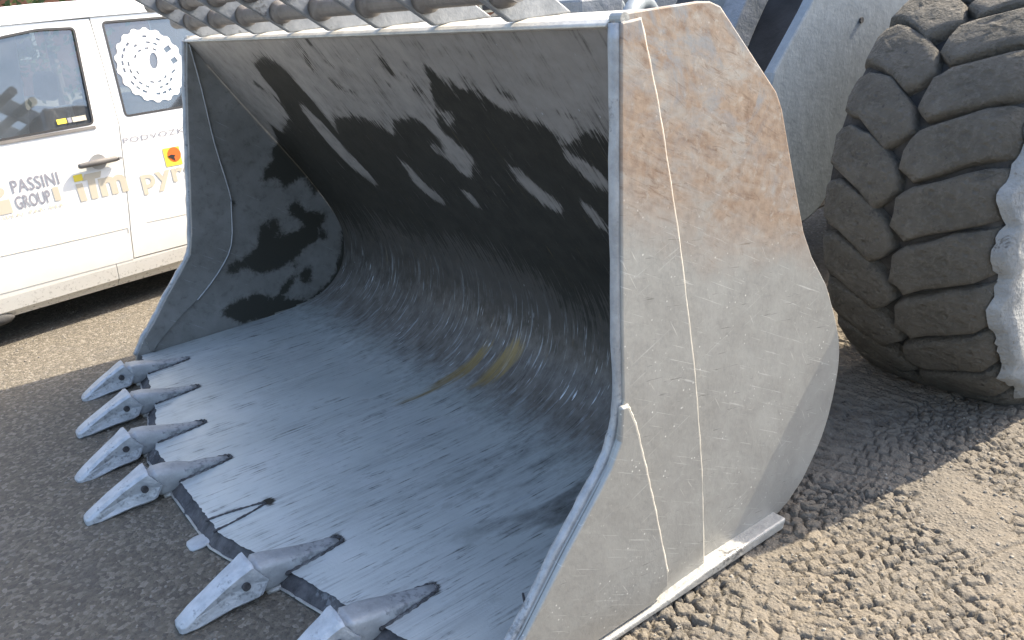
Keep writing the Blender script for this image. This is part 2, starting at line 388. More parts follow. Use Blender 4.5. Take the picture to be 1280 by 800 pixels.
BRI=[[(-2.227,0.349),(-2.167,0.354),(-2.114,0.453),(-2.123,0.595),(-2.085,0.711),(-2.077,0.818),(-2.135,0.827),(-2.232,0.731),(-2.271,0.612),(-2.251,0.488)],[(-1.185,0.329),(-1.136,0.347),(-1.111,0.39),(-1.071,0.454),(-1.012,0.502),(-1.153,0.637),(-1.198,0.604),(-1.219,0.548),(-1.299,0.507),(-1.247,0.473),(-1.163,0.494),(-1.163,0.42)],[(-1.644,0.613),(-1.589,0.632),(-1.573,0.717),(-1.506,0.804),(-1.536,0.845),(-1.616,0.815),(-1.675,0.752)],[(-1.299,0.706),(-1.253,0.715),(-1.234,0.778),(-1.276,0.812),(-1.296,0.765)],[(-0.831,0.517),(-0.779,0.531),(-0.742,0.596),(-0.685,0.668),(-0.681,0.707),(-0.743,0.72),(-0.802,0.672),(-0.85,0.615)],[(-0.478,0.401),(-0.448,0.422),(-0.404,0.455),(-0.344,0.507),(-0.383,0.577),(-0.438,0.555),(-0.465,0.495),(-0.501,0.453)],[(-0.572,0.629),(-0.534,0.643),(-0.505,0.692),(-0.52,0.759),(-0.552,0.752),(-0.572,0.699)],[(-1.05,0.313),(-0.935,0.299),(-0.957,0.34),(-1.039,0.374),(-1.059,0.355),(-0.997,0.333)]]
SPOT=[[(-0.405,0.261),(-0.37,0.267),(-0.327,0.283),(-0.32,0.296),(-0.366,0.294),(-0.402,0.28)],[(-1.626,0.006),(-1.591,0.01),(-1.595,0.048),(-1.625,0.041)],[(-1.728,0.065),(-1.687,0.062),(-1.778,0.166),(-1.79,0.136)],[(-1.582,0.098),(-1.534,0.133),(-1.569,0.147),(-1.608,0.119)],[(-1.689,0.183),(-1.635,0.226),(-1.539,0.252),(-1.59,0.266),(-1.703,0.24)],[(-1.17,0.096),(-1.14,0.102),(-1.139,0.166),(-1.177,0.167),(-1.183,0.128)],[(-1.089,0.146),(-1.053,0.167),(-1.082,0.184),(-1.112,0.165)],[(-0.609,0.203),(-0.555,0.217),(-0.528,0.238),(-0.572,0.238),(-0.61,0.217)],[(-0.912,0.118),(-0.878,0.13),(-0.887,0.172),(-0.857,0.195),(-0.934,0.204),(-0.938,0.164)],[(-1.015,0.104),(-0.991,0.113),(-1.013,0.132),(-1.033,0.12)],[(-1.408,0.097),(-1.387,0.117),(-1.418,0.131)],[(-0.743,0.151),(-0.715,0.164),(-0.732,0.173)],[(-1.248,0.189),(-1.205,0.207),(-1.245,0.222)],[(-1.075,0.2),(-1.023,0.22),(-1.08,0.249),(-1.102,0.223)]]
YEL=[[(-1.555,1.767),(-1.525,1.567),(-1.444,1.476),(-1.454,1.565),(-1.455,1.682),(-1.481,1.795),(-1.501,1.945),(-1.532,1.886)],[(-1.395,1.545),(-1.339,1.455),(-1.251,1.466),(-1.272,1.586),(-1.315,1.698),(-1.38,1.801),(-1.395,1.682)],[(-1.563,2.026),(-1.47,1.802),(-1.473,1.883),(-1.505,2.021)]]
FAR=[[(-0.789,0.886),(-0.874,0.797),(-0.838,0.767),(-0.781,0.803),(-0.748,0.719),(-0.663,0.768),(-0.613,0.758),(-0.604,0.671),(-0.511,0.676),(-0.485,0.596),(-0.382,0.561),(-0.323,0.898),(-0.61,1.041),(-0.769,0.952)],[(-0.765,0.632),(-0.687,0.639),(-0.649,0.569),(-0.535,0.544),(-0.587,0.48),(-0.628,0.401),(-0.698,0.38),(-0.772,0.335),(-0.908,0.295),(-0.994,0.306),(-1.03,0.365),(-1.134,0.331),(-1.133,0.392),(-1.021,0.412),(-0.965,0.447),(-0.917,0.557),(-0.813,0.582),(-0.813,0.52),(-0.884,0.476),(-0.744,0.479),(-0.663,0.498),(-0.748,0.591)],[(-1.142,0.184),(-1.039,0.205),(-0.926,0.147),(-0.848,0.215),(-0.789,0.25),(-0.787,0.326),(-0.752,0.305),(-0.799,0.201),(-0.887,0.148),(-0.843,0.11),(-0.743,0.081),(-0.595,0.145),(-0.521,0.244),(-0.45,0.448),(-0.448,0.575),(-0.402,0.527),(-0.399,0.305),(-0.515,0.123),(-0.752,0.03),(-0.948,0.036),(-1.13,0.066),(-1.233,0.149)],[(-1.081,0.712),(-1.039,0.72),(-1.015,0.692),(-1.059,0.678)],[(-0.6,0.445),(-0.553,0.447),(-0.555,0.396),(-0.602,0.401)],[(-0.747,0.265),(-0.692,0.276),(-0.676,0.22),(-0.723,0.18),(-0.759,0.203)]]

MAIN = [(x, v+.5 if v > .91 else v) for x, v in MAIN]
# ------------------------------------------------------------------ ground
def axis_lines(segs):
    o = []
    for a, b, st in segs:
        n = max(1, int(round((b-a)/st))); o += list(np.linspace(a, b, n+1)[:-1])
    o.append(segs[-1][1]); return np.array(o)
xs = axis_lines([(-1500, -200, 100), (-200, -20, 12), (-20, -6, 1), (-6, -3.2, .05), (-3.2, -.1, .02), (-.1, 1.15, .0048), (1.15, 2, .03), (2, 6, .3), (6, 30, 3), (30, 200, 20), (200, 1500, 130)])
ys = axis_lines([(-1500, -200, 100), (-200, -20, 15), (-20, -4, 1), (-4, -1.95, .03), (-1.95, 1.0, .0048), (1.0, 2.2, .02), (2.2, 6, .2), (6, 30, 2), (30, 200, 20), (200, 1500, 130)])
GX, GY = np.meshgrid(xs, ys)
def ground_h(x, y):
    """height, mud mask"""
    near = np.clip((x+.55)/.35, 0, 1)*np.clip((1.6-x)/.4, 0, 1)*np.clip((1.6-y)/.4, 0, 1)*np.clip((y+2.4)/.4, 0, 1)
    near2 = np.clip((x+2.6)/.5, 0, 1)*np.clip((2.2-y)/.5, 0, 1)*np.clip((y+.1)/.3, 0, 1)*np.clip((1.5-x)/.4, 0, 1)
    mask = np.maximum(near, near2)
    wx = x+.05*(fbm(x*5, y*5, 3, 3)-.5)*2; wy = y+.05*(fbm(x*5+9, y*5+4, 3, 8)-.5)*2
    h = np.zeros_like(x)
    # two overlapping sets of tread prints: rows of crushed blocks
    for (ang, cw, ch, seed, amp) in ((R(62), .052, .036, 1, 1.0), (R(12), .046, .050, 31, .8)):
        u = wx*math.cos(ang)+wy*math.sin(ang); v = -wx*math.sin(ang)+wy*math.cos(ang)
        v = v/ch; row = np.floor(v); u = u/cw+.37*row; cell = np.floor(u)
        fu = np.abs(u-cell-.5)*2; fv = np.abs(v-row-.5)*2
        rnd = vnoise(row*3.1+.5, cell*5.7+.5, seed)
        rnd2 = vnoise(row*7.3+2.5, cell*2.9+1.5, seed+5)
        rnd3 = vnoise(row*4.9+7.5, cell*8.3+3.5, seed+9)
        edge = np.clip((np.maximum(fu, fv)-.70-.15*rnd2)/.20, 0, 1); edge = edge*edge*(3-2*edge)
        sel = np.clip((fbm(x*3.1, y*3.1, 2, seed+60)-.40)*6, 0, 1)
        tilt = (u-cell-.5)*(rnd3-.5)*.020+(v-row-.5)*(rnd2-.5)*.016
        h += amp*sel*(-.020*edge*np.clip(1.5*rnd-.1, 0, 1.2)+.010*(rnd2-.5)*(1-edge)+tilt)
    pit = np.clip((vnoise(wx*26, wy*30, 77)-.78)*4, 0, 1)
    h -= .010*pit
    h += .012*(fbm(x*7, y*7, 3, 12)-.5)+.0065*(fbm(x*60, y*60, 3, 22)-.5)
    # one long drying crack
    cx = .50+.018*np.sin(y*9)+(y+.25)*.30
    ck = np.exp(-((x-cx)/.004)**2)*((y > -.42) & (y < .02)); h -= .011*ck
    sm = .002*(fbm(x*14, y*14, 4, 41)-.5)*np.clip((7-np.hypot(x, y))/3, 0, 1)
    und = .015*(fbm(x*.9, y*.9, 2, 51)-.5)*np.clip((9-np.hypot(x, y))/4, 0, 1)
    z = h*mask+sm+und-.012*mask
    # settle under the bucket and the tyre
    return z, mask
GZ, GM = ground_h(GX, GY)
nx, ny = len(xs), len(ys)
V = np.stack([GX.ravel(), GY.ravel(), GZ.ravel()], 1)
idx = np.arange(nx*ny).reshape(ny, nx)
F = np.stack([idx[:-1, :-1].ravel(), idx[:-1, 1:].ravel(), idx[1:, 1:].ravel(), idx[1:, :-1].ravel()], 1)
def fast_mesh(name, V, F, mat, parent=None, attrs=None, smooth=True):
    me = bpy.data.meshes.new(name); n = len(F)
    me.vertices.add(len(V)); me.vertices.foreach_set('co', np.asarray(V, np.float32).ravel())
    me.loops.add(n*4); me.loops.foreach_set('vertex_index', np.asarray(F, np.int32).ravel())
    me.polygons.add(n); me.polygons.foreach_set('loop_start', np.arange(0, n*4, 4, dtype=np.int32)); me.polygons.foreach_set('loop_total', np.full(n, 4, np.int32))
    me.polygons.foreach_set('use_smooth', np.full(n, smooth)); me.update(calc_edges=True); me.validate()
    for k, a in (attrs or {}).items():
        at = me.attributes.new(k, 'FLOAT', 'POINT'); at.data.foreach_set('value', np.asarray(a, np.float32).ravel())
    me.materials.append(mat); o = bpy.data.objects.new(name, me); COL.objects.link(o)
    if parent: o.parent = parent
    return o
dampg = np.clip((GM > .3)*1.0*np.clip((-(GX-.02)*0+ (fbm(GX*2, GY*2, 3, 90)-.42)*5), 0, 1)*.35, 0, 1)
g = fast_mesh('ground', V, F, GROUND, attrs={'mud': GM, 'damp': dampg}); tag(g, kind='structure')

# ------------------------------------------------------------------ bucket
BO = (-1.515, -.9, 0.)
bucket = empty('loader_bucket', BO)
tag(bucket, 'large worn steel wheel loader bucket lying open on the ground with toothed front edge', 'bucket')
def bpart(name, VF, mat, label=None, **k):
    o = mesh_obj(name, VF[0], VF[1], mat, bucket, off=BO, **k); recalc(o)
    if label: o['label'] = label
    return o
PK = [(-1.10, 1.52), (-1.0, 1.365), (-.856, 1.14), (-.74, .965), (-.60, .74), (-.49, .52), (-.465, .36), (-.52, .205), (-.66, .10), (-.88, .06), (-1.15, .052), (-1.45, .05), (-1.92, .05)]
PR = np.array(smooth_poly([2*np.array(PK[0])-np.array(PK[1])]+PK+[2*np.array(PK[-1])-np.array(PK[-2])], 12, False))[12:-12]
SL = np.r_[0, np.cumsum(np.hypot(*np.diff(PR, axis=0).T))]
LIPX = [-3.0, -2.75, -2.27, -1.90, -1.13, -.76, -.28, -.04]; LIPY = [-1.69, -1.73, -1.815, -1.915, -1.915, -1.815, -1.70, -1.69]
lip = lambda x: np.interp(x, LIPX, LIPY)
XW0, XW1 = -2.996, -.032
nu, nv = 300, 290
us = np.linspace(XW0, XW1, nu); vs = np.linspace(0, SL[-1], nv)
py = np.interp(vs, SL, PR[:, 0]); pz = np.interp(vs, SL, PR[:, 1])
UU, VV = np.meshgrid(us, vs)
PY = np.repeat(py[:, None], nu, 1); PZ = np.repeat(pz[:, None], nu, 1)
k = np.clip((-PY-1.40)/.52, 0, 1); PY = np.where(k > 0, -1.40+k*(lip(UU)+.033+.014*(fbm(UU*55, UU*7, 4, 71)-.5)+1.40), PY)
# dents and wear in the sheet
amp = np.clip(VV/.3, 0, 1)
dent = .006*(fbm(UU*1.6, VV*1.8, 3, 5)-.5)*amp*np.clip((2.7-VV)/.4, 0, 1)
ty = np.gradient(py, vs); tz = np.gradient(pz, vs)
PY2 = PY-tz[:, None]*dent*-1; PZ2 = PZ+ty[:, None]*dent*-1
wet = inpoly(UU+.012*(fbm(UU*30, VV*5, 2, 2)-.5), VV, MAIN).astype(float)
for b in BRI: wet[inpoly(UU, VV, b)] = 0
for s in SPOT: wet[inpoly(UU, VV, s)] = 1
cor = (UU < -2.80+.12*(VV-.75)) & (VV > .72) & (VV < 1.45); wet[cor] = 1
yelm = np.zeros_like(UU)
for s in YEL: yelm[inpoly(UU, VV, s)] = 1
def blur(a, n=1):
    for _ in range(n):
        a = (np.roll(a, 1, 0)+2*a+np.roll(a, -1, 0))/4; a = (np.roll(a, 1, 1)+2*a+np.roll(a, -1, 1))/4
    return a
fade = np.clip((1.35-VV+.30*(fbm(UU*2.2, VV*2, 3, 66)-.5))/.35, 0, 1)
def blur_v(a, n):
    for _ in range(n): a = (np.roll(a, 1, 0)+2*a+np.roll(a, -1, 0))/4
    return a
wet = np.clip(wet*.22+blur_v(blur(wet, 3), 16)*.80, 0, 1)*fade
damp = blur(np.where(VV > .35, np.clip((VV-.70)/.28, 0, 1)*np.clip((1.98-VV)/.75, 0, 1), 0), 4)*1.15
# dark damp smears along the fold towards the near plate
near = np.clip((UU+1.15)/.7, 0, 1)*np.exp(-((VV-1.95)/.42)**2)*np.clip((fbm(UU*16, VV*3.5, 4, 55)-.44)*6, 0, 1)
damp = np.maximum(damp, near*.7)
# dark scale around the adapters
TX = [-2.76, -2.377, -1.99, -1.615, -.825, -.42]; TMISS = -1.20
for tx in TX+[TMISS]:
    l_ = float(lip(tx)); q = np.hypot((UU-tx)/.030, (PY-(l_+.225))/.020); wet = np.maximum(wet, np.clip(1.35-q, 0, 1))
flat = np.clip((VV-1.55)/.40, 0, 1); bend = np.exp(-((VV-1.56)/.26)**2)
Vs = np.stack([UU.ravel()-BO[0], PY2.ravel()-BO[1], PZ2.ravel()-BO[2]], 1)
ix = np.arange(nu*nv).reshape(nv, nu); Fs = np.stack([ix[:-1, :-1].ravel(), ix[1:, :-1].ravel(), ix[1:, 1:].ravel(), ix[:-1, 1:].ravel()], 1)
shell = fast_mesh('inner_sheet', Vs, Fs[:, ::-1], INSIDE, bucket, {'wet': wet, 'yellow': blur_v(blur(yelm, 3), 12), 'flat': flat, 'bend': bend, 'damp': damp})
shell['label'] = 'curved back sheet and floor with black wet stains and lengthwise scratches'
# outer skin behind the sheet
oo = []
for i in range(len(PR)):
    t_ = PR[min(i+1, len(PR)-1)]-PR[max(i-1, 0)]; t_ = t_/np.hypot(*t_); nrm = np.array([-t_[1], t_[0]])
    oo.append(PR[i]+nrm*-.028 if False else PR[i]+np.array([-t_[1], t_[0]])*(-.0)+np.array([abs(t_[1])*.028 if PR[i][1] > .2 else .0, 0])-np.array([0, .030 if PR[i][1] <= .2 else .0]))
oo = [p for p in oo if not (p[0] < -1.42 and p[1] < .2)]
inn = [(p[0]+.004*(p[1] > .2), p[1]-.004*(p[1] <= .2)) for p in PR if not (p[0] < -1.42 and p[1] < .2)]
poly = inn+[tuple(map(float, p)) for p in oo[::-1]]
n_ = len(inn); Vp = [(x, y, z) for x in (XW0, XW1) for y, z in poly]
Fp = [(i, i+1, 2*n_-2-i, 2*n_-1-i) for i in range(n_-1)]+[(2*n_+i+1, 2*n_+i, 4*n_-1-i, 4*n_-2-i) for i in range(n_-1)]
Fp += [(i, (i+1) % (2*n_), (i+1) % (2*n_)+2*n_, i+2*n_) for i in range(2*n_)]
bpart('outer_sheet', (Vp, Fp), FRONTST)
FARF = [(-1.100, 1.519), (-1.139, 1.339), (-1.177, 1.152), (-1.213, .96), (-1.25, .765), (-1.282, .603), (-1.312, .50), (-1.383, .415), (-1.476, .311), (-1.561, .205), (-1.625, .136), (-1.68, .055), (-1.69, .012)]
# side plates: main plate, raised front plate, cutter
REAR = [(-1.045, 1.537), (-.84, 1.541), (-.80, 1.538), (-.765, 1.525), (-.552, 1.303), (-.527, 1.255), (-.47, 1.07), (-.416, .903), (-.374, .822), (-.298, .716), (-.239, .584), (-.209, .467), (-.227, .335), (-.28, .198), (-.377, .078), (-.45, .03), (-.52, .004)]
REAR = REAR[:9]+smooth_poly(REAR[9:15], 4, False)+REAR[15:]
FRONT = [(-1.095, 1.519), (-1.112, 1.234), (-1.131, .862), (-1.138, .655), (-1.165, .56), (-1.20, .50), (-1.251, .446), (-1.364, .327), (-1.504, .167), (-1.63, .055), (-1.66, .012)]
SEAM = [(-1.037, 1.523), (-.991, 1.337), (-.932, 1.009), (-.882, .629), (-.858, .303), (-.854, .012)]
def side_plates(flip):
    f = (lambda x: -3.03-x) if flip else (lambda x: x)
    FR = FARF if flip else FRONT
    main = [(-1.09, 1.535)]+REAR+FR[::-1]
    lab = 'far side plate of the bucket, stained black inside' if flip else 'near side plate, sunlit grey steel with rust brown upper part'
    a, b = sorted((f(-.044), f(-.020)))
    if flip: a, b = -3.03+.02, -3.03+.044
    bpart('side_plate', prism_x([(y, z) for y, z in main], *((-3.030+.012, -3.030+.030) if flip else (-.030, -.012))), PLATE, lab, bevel=.004)
    bpart('reinforcing_plate', prism_x(FR+SEAM[::-1], *((-3.038, -3.0185) if flip else (-.0115, .006))), PLATE, 'raised plate along the front of the side', bevel=.004)
    cut = [(-1.16, .650), (-1.139, .648), (-1.115, .587), (-1.085, .45), (-1.056, .304), (-1.018, .092), (-1.02, .05), (-1.08, .022), (-1.655, .014), (-1.625, .060), (-1.504, .170), (-1.364, .330), (-1.251, .450), (-1.205, .503), (-1.17, .56)]
    bpart('side_cutter', prism_x(cut, *((-3.056, -3.0385) if flip else (.0065, .024))), PLATE, 'triangular wear plate at the lower front corner', bevel=.006, segs=3)
    # weld beads along the seams, catching the sun
    sx = f(.004)
    def bead(pts, r, x):
        P = smooth_poly([(x, y, z) for y, z in pts], 10, False); ph = random.random()*9
        return tube(P, r, 6, rfun=lambda i: r*(1+.15*math.sin(i*1.9+ph)+.12*math.sin(i*.7)))
    bpart('weld_bead', bead(SEAM, .0044, f(-.0015) if not flip else -3.029), BRIGHT)
    bpart('weld_bead', bead(cut[1:6], .0044, .016 if not flip else -3.046), BRIGHT)
    # flange along the bottom edge
    fl = [(-.515, .030), (-.53, -.004), (-1.66, -.006), (-1.655, .008), (-1.06, .016), (-.86, .028)]
    a, b = (-3.06, -3.0) if flip else (-.03, .034)
    bpart('bottom_flange', prism_x(fl, a, b), LIPM, 'bright rubbed strip along the foot of the side plate', bevel=.006)
side_plates(False); side_plates(True)
# stained inner faces + raised inner front band, as gridded sheets with thickness
def inner_face(x0, x1, outline, mat, name, wetpolys, label, holes=None):
    """gridded slab: only the inner side is gridded; edges closed by a prism behind it"""
    ya = min(p[0] for p in outline); yb = max(p[0] for p in outline); za = min(p[1] for p in outline); zb = max(p[1] for p in outline)
    st = .010; gy = np.arange(ya-.02, yb+.02, st); gz = np.arange(za-.02, zb+.02, st)
    A, B = np.meshgrid(gy, gz); ins = inpoly(A, B, outline)
    wv = np.zeros_like(A)
    for p in wetpolys: wv[inpoly(A, B, p)] = 1
    wv = np.clip(.3*blur(wv, 2)+.7*blur(wv, 9), 0, 1)
    n0 = len(gy); id_ = np.arange(A.size).reshape(A.shape)
    cell = ins[:-1, :-1] & ins[1:, :-1] & ins[1:, 1:] & ins[:-1, 1:]
    Fq = np.stack([id_[:-1, :-1][cell], id_[:-1, 1:][cell], id_[1:, 1:][cell], id_[1:, :-1][cell]], 1)
    Vq = np.stack([np.full(A.size, x1-BO[0]), A.ravel()-BO[1], B.ravel()-BO[2]], 1)
    used = np.unique(Fq); re = -np.ones(A.size, int); re[used] = np.arange(len(used))
    if x1 < x0: Fq = Fq[:, ::-1]
    return fast_mesh(name, Vq[used], re[Fq], mat, bucket, {'wet': wv.ravel()[used]})
sheet_poly = [tuple(p) for p in PR if p[1] > .045][::1]
base_out = [(p[0]+.02, p[1]) for p in sheet_poly if p[0] > -1.45 or p[1] > .2]
for flip in (True, False):
    x1 = -2.9985 if flip else -.0315
    o = inner_face(-3.0 if flip else 0, x1, [(-1.085, 1.515)]+base_out+[(-1.62, .045)]+[(y+.004, z) for y, z in (FARF if flip else FRONT)[::-1][2:-1]], LINER, 'inner_face', FAR if flip else [], '')
    o['label'] = 'inner face of the far side plate with black wet blotches' if flip else 'inner face of the near side plate'
BAND = [(-1.090, 1.50), (-1.078, 1.294), (-1.072, 1.022), (-1.050, .774), (-1.058, .683), (-1.10, .494), (-1.20, .367), (-1.33, .258), (-1.42, .20), (-1.553, .10), (-1.60, .052)]
BAND = smooth_poly(BAND, 3, False)
for flip in (True, False):
    a, b = (-2.998, -2.984) if flip else (-.044, -.032)
    BANDO = [(-1.098, 1.516)]+(FARF[1:11] if flip else FRONT[1:9])+[(-1.615, .063)]
    if flip: o = bpart('inner_band', prism_x(BANDO+BAND[::-1], a, b), LINER if flip else FRONTST, 'raised wear band inside the front edge of the side plate', bevel=.004)
    x = -2.984 if flip else -.044
    if flip: bpart('weld_bead', tube([(x, y, z) for y, z in BAND[:22]], .0038, 6), FRONTST)
    # front edge cap: worn rounded nose of the side plate
    P = [((-.0145 if not flip else -3.015), y-.003, z) for y, z in (FARF if flip else FRONT)[:-1]]
    P = smooth_poly(P, 5, False)
    Vn, Fn = [], []
    hw = .0130
    for i, p in enumerate(P):
        a_ = np.array(P[min(i+1, len(P)-1)])-np.array(P[max(i-1, 0)]); a_ = a_/np.linalg.norm(a_); nrm = np.array([0, a_[2], -a_[1]])
        if nrm[1] > 0: nrm = -nrm
        wob = .0015*math.sin(i*1.3)+.001*math.sin(i*2.9)
        for (dx, dn) in ((-hw, -.012), (-hw, .002), (-hw*.6, .010+wob), (hw*.6, .010+wob), (hw, .002), (hw, -.012)):
            Vn.append(tuple(np.array(p)+np.array([dx, 0, 0])+nrm*dn))
    for i in range(len(P)-1):
        for j in range(5): Fn.append((i*6+j, i*6+j+1, (i+1)*6+j+1, (i+1)*6+j))
    Fn += [tuple(range(6)), tuple((len(P)-1)*6+j for j in range(6))]
    bpart('front_nose', (Vn, Fn), FRONTST, 'worn bluish front edge of the side plate', smooth=True)
# top rim
rimp = [(-1.108, 1.512), (-1.106, 1.518), (-1.092, 1.527), (-1.05, 1.534), (-.90, 1.534), (-.90, 1.518), (-1.04, 1.514), (-1.085, 1.506)]
bpart('top_rim', prism_x(rimp, -3.012, -.032), BRIGHT, 'bright rubbed rim along the top of the back sheet', bevel=.003)
# rolled corner caps
for x in (-3.013, -.016):
    bpart('corner_cap', tube([(x-.018, -1.082, 1.526), (x+.018, -1.082, 1.526)], .013, 12), LIPM, smooth=False)
# base edge: bevelled thick plate under the lip
bx = np.linspace(-2.982, -.046, 90); Vb = []; 
for x in bx:
    l_ = float(lip(x)); j = .004*math.sin(x*37)+.003*math.sin(x*91)
    for (dy, z) in ((.30, .046), (.05, .0455), (.040, .0470), (.0+j, .018), (-.006+j, .013), (-.004, .002), (.30, -.004)): Vb.append((x, l_+dy, z))
m = 7; Fb = [(i*m+j, i*m+(j+1) % m, (i+1)*m+(j+1) % m, (i+1)*m+j) for i in range(len(bx)-1) for j in range(m)]+[tuple(range(m)), tuple((len(bx)-1)*m+j for j in range(m))]
bpart('base_edge', (Vb, Fb), DARKST, 'dark rough bevel of the cutting edge between the teeth')
lipV = [(x, float(lip(x))-.006, .0125+.001*math.sin(x*50)) for x in bx]
bpart('edge_lip', tube(lipV, .0045, 6), LIPM, 'bright line of rubbed steel under the bevel')
# teeth
def wob(V, a, sd):
    o = []
    for (x, y, z) in V:
        q = fbm(np.array([x*30+sd]), np.array([(y+z*1.7)*30+sd]), 3, 9)[0]-.5; o.append((x*(1+a*q), y+a*.03*q, z+a*.05*q))
    return o
for i, tx in enumerate(TX):
    l_ = float(lip(tx)); ln = 1.0+(.06 if i in (0, 5) else 0)
    A = loft_y([(-.085, .072, .034, .034), (-.07, .072, .036, .036), (-.048, .070, .037, .040), (-.040, .066, .046, .050), (-.03, .064, .046, .050), (0, .061, .046, .048), (.05, .060, .043, .036), (.10, .057, .037, .024), (.15, .054, .030, .014), (.20, .0515, .021, .007), (.225*ln, .0505, .010, .003)], 18, 4.2)
    A = (wob(A[0], .18, i*3.3), A[1])
    ad = mesh_obj('tooth_adapter', A[0], A[1], ADAPT, bucket, loc=(tx-BO[0], l_-BO[1], 0), smooth=True); recalc(ad)
    sec = [(-.288, .014, .002, .014, .016), (-.284, .020, -.002, .026, .029), (-.272, .029, -.004, .034, .038), (-.24, .047, -.003, .037, .043), (-.19, .073, .003, .038, .045), (-.135, .099, .010, .040, .047), (-.095, .117, .012, .045, .053), (-.070, .128, .016, .050, .059), (-.060, .129, .018, .050, .058), (-.060, .112, .030, .042, .046), (-.09, .100, .040, .040, .040)]
    tv, tf_ = [], []
    for (y, zt, zb, ht, hb) in sec:
        ch = min(.010, (zt-zb)*.3); zm = (zt+zb)*.5; hm = (ht+hb)/2
        scoop = .006*math.exp(-((y+.17)/.05)**2)
        ring_ = [(-ht+ch, zt), (0, zt+.002), (ht-ch, zt), (ht, zt-ch), (hm-scoop, zm+.008), (hm-scoop+.002, zm-.008), (hb, zb+ch), (hb-ch, zb), (0, zb-.001), (-hb+ch, zb), (-hb, zb+ch), (-hm+scoop-.002, zm-.008), (-hm+scoop, zm+.008), (-ht, zt-ch)]
        for (x, z) in ring_:
            side = abs(x)/.055; ear = max(0, min(1, (y+.115)/.045))*max(0, min(1, (side-.6)/.2))*max(0, 1-abs(z-.062)/.045)
            qx = fbm(np.array([x*26+i*7.7]), np.array([(y+z)*30+i*3.1]), 3, 9)[0]-.5
            tv.append((x*(1+.16*qx), y+.038*ear+.004*qx, z+.006*qx))
    nr_ = 14
    for a_ in range(len(sec)-1):
        for k_ in range(nr_): tf_.append((a_*nr_+k_, a_*nr_+(k_+1) % nr_, (a_+1)*nr_+(k_+1) % nr_, (a_+1)*nr_+k_))
    tf_ += [tuple(range(nr_)), tuple((len(sec)-1)*nr_+k_ for k_ in range(nr_))]
    T = (tv, tf_)
    tp = mesh_obj('tooth_tip', tv, T[1], TOOTH, ad, bevel=.003, segs=2); recalc(tp)
    tp.rotation_euler = (R((1.5, -1, 2, 0, -1.5, 1)[i]), 0, R((-4, 1, 3, -2, 2, -3)[i])); tp.scale = ((.94, 1, 1.04, 1, .97, 1.02)[i], (.93, 1.03, .98, 1.02, 1, .96)[i], 1)
    for s in (-1, 1):
        Pn = tube([(s*.046, -.088, .074), (s*.0575, -.088, .074)], .0125, 14)
        pn = mesh_obj('retaining_pin', Pn[0], Pn[1], DARKST, ad); recalc(pn)
    # welds round the foot of the adapter
    wv_, wf_ = [], []
    for s in (-1, 1):
        P = smooth_poly([(s*.047, .03, .050), (s*.041, .09, .050), (s*.034, .15, .050), (s*.022, .215, .050), (s*.006, .238, .050)], 8, False)
        v2, f2 = tube(P, .0055, 6, rfun=lambda q: .0055*(1+.35*math.sin(q*1.7+i+s))); k0 = len(wv_); wv_ += v2; wf_ += [tuple(a+k0 for a in q) for q in f2]
    wd = mesh_obj('weld_bead', wv_, wf_, DARKST, ad); recalc(wd)
    u2 = loft_y([(-.03, .008, .04, .010), (.0, .010, .048, .012), (.10, .004, .04, .006)], 12, 3)
    uo = mesh_obj('lower_leg', u2[0], u2[1], LIPM, ad, smooth=True); recalc(uo)
# missing tooth: weld scars and the stub that is left
l_ = float(lip(TMISS)); wv_, wf_ = [], []
for s in (-1, 1):
    P = smooth_poly([(TMISS+s*.042, l_+.02, .050), (TMISS+s*.034, l_+.09, .050), (TMISS+s*.020, l_+.16, .050), (TMISS+s*.004, l_+.215, .050)], 9, False)
    v2, f2 = tube(P, .006, 6, rfun=lambda q: .0045*(1+.2*math.sin(q*2.3+s)+.2*math.sin(q*.6))); k0 = len(wv_); wv_ += v2; wf_ += [tuple(a+k0 for a in q) for q in f2]
bpart('weld_scar', (wv_, wf_), DARKST, 'dark weld outline where one tooth is broken off')
sv, sf = loft_y([(-.060, .006, .018, .004), (-.054, .007, .034, .007), (-.03, .009, .040, .009), (.01, .011, .038, .010), (.03, .012, .03, .010)], 18, 2.4)
bpart('tooth_stub', ([(x+TMISS, y+l_, z) for x, y, z in sv], sf), ADAPT, 'short broken stub of the missing tooth', smooth=True)
# corner wear plate seam on the floor, near side
bpart('plate_seam', tube([(-.225, -1.335, .051), (-.16, -1.372, .0515), (-.045, -1.435, .051)], .0035, 6), DARKST)
# spill guard: forward leaning slats threaded on pipes
SLX = [-.37, -.72, -1.045, -1.385, -1.72, -2.07, -2.41, -2.75]
ld = np.array([-.81, .586])
for i, x in enumerate(SLX):
    a = np.array([-1.101, 1.530]); b = np.array([-.905, 1.536])
    L = .52; sec = [tuple(a), tuple(b), tuple(b+ld*.12+(0, .0)), tuple(b+ld*(L*.9)), tuple(a+ld*L)]
    bpart('guard_slat', prism_x(sec, x-.022, x), GUARD, bevel=.005)
for (yy, zz_, r) in ((-1.125, 1.603, .029), (-1.225, 1.683, .029), (-1.34, 1.765, .029)):
    pr = [(-3.0, 0), (-3.0, r), (-.30, r), (-.30, r*.62), (-.36, r*.62), (-.36, 0)]
    pv, pf = lathe_x(pr, 20); bpart('guard_pipe', ([(x, y+yy, z+zz_) for x, y, z in pv], pf), GUARDP, smooth=False)
    for x in SLX:                       # rings where the pipe enters each slat
        pr = [(x, r), (x, r+.012), (x+.03, r+.010), (x+.045, r)]
        pv, pf = lathe_x(pr, 20); bpart('pipe_collar', ([(a_, y+yy, z+zz_) for a_, y, z in pv], pf), GUARDP, smooth=True)
gp = [(-.90, 1.535), (-1.10, 1.52), (-1.52, 1.83), (-1.33, 1.86)]
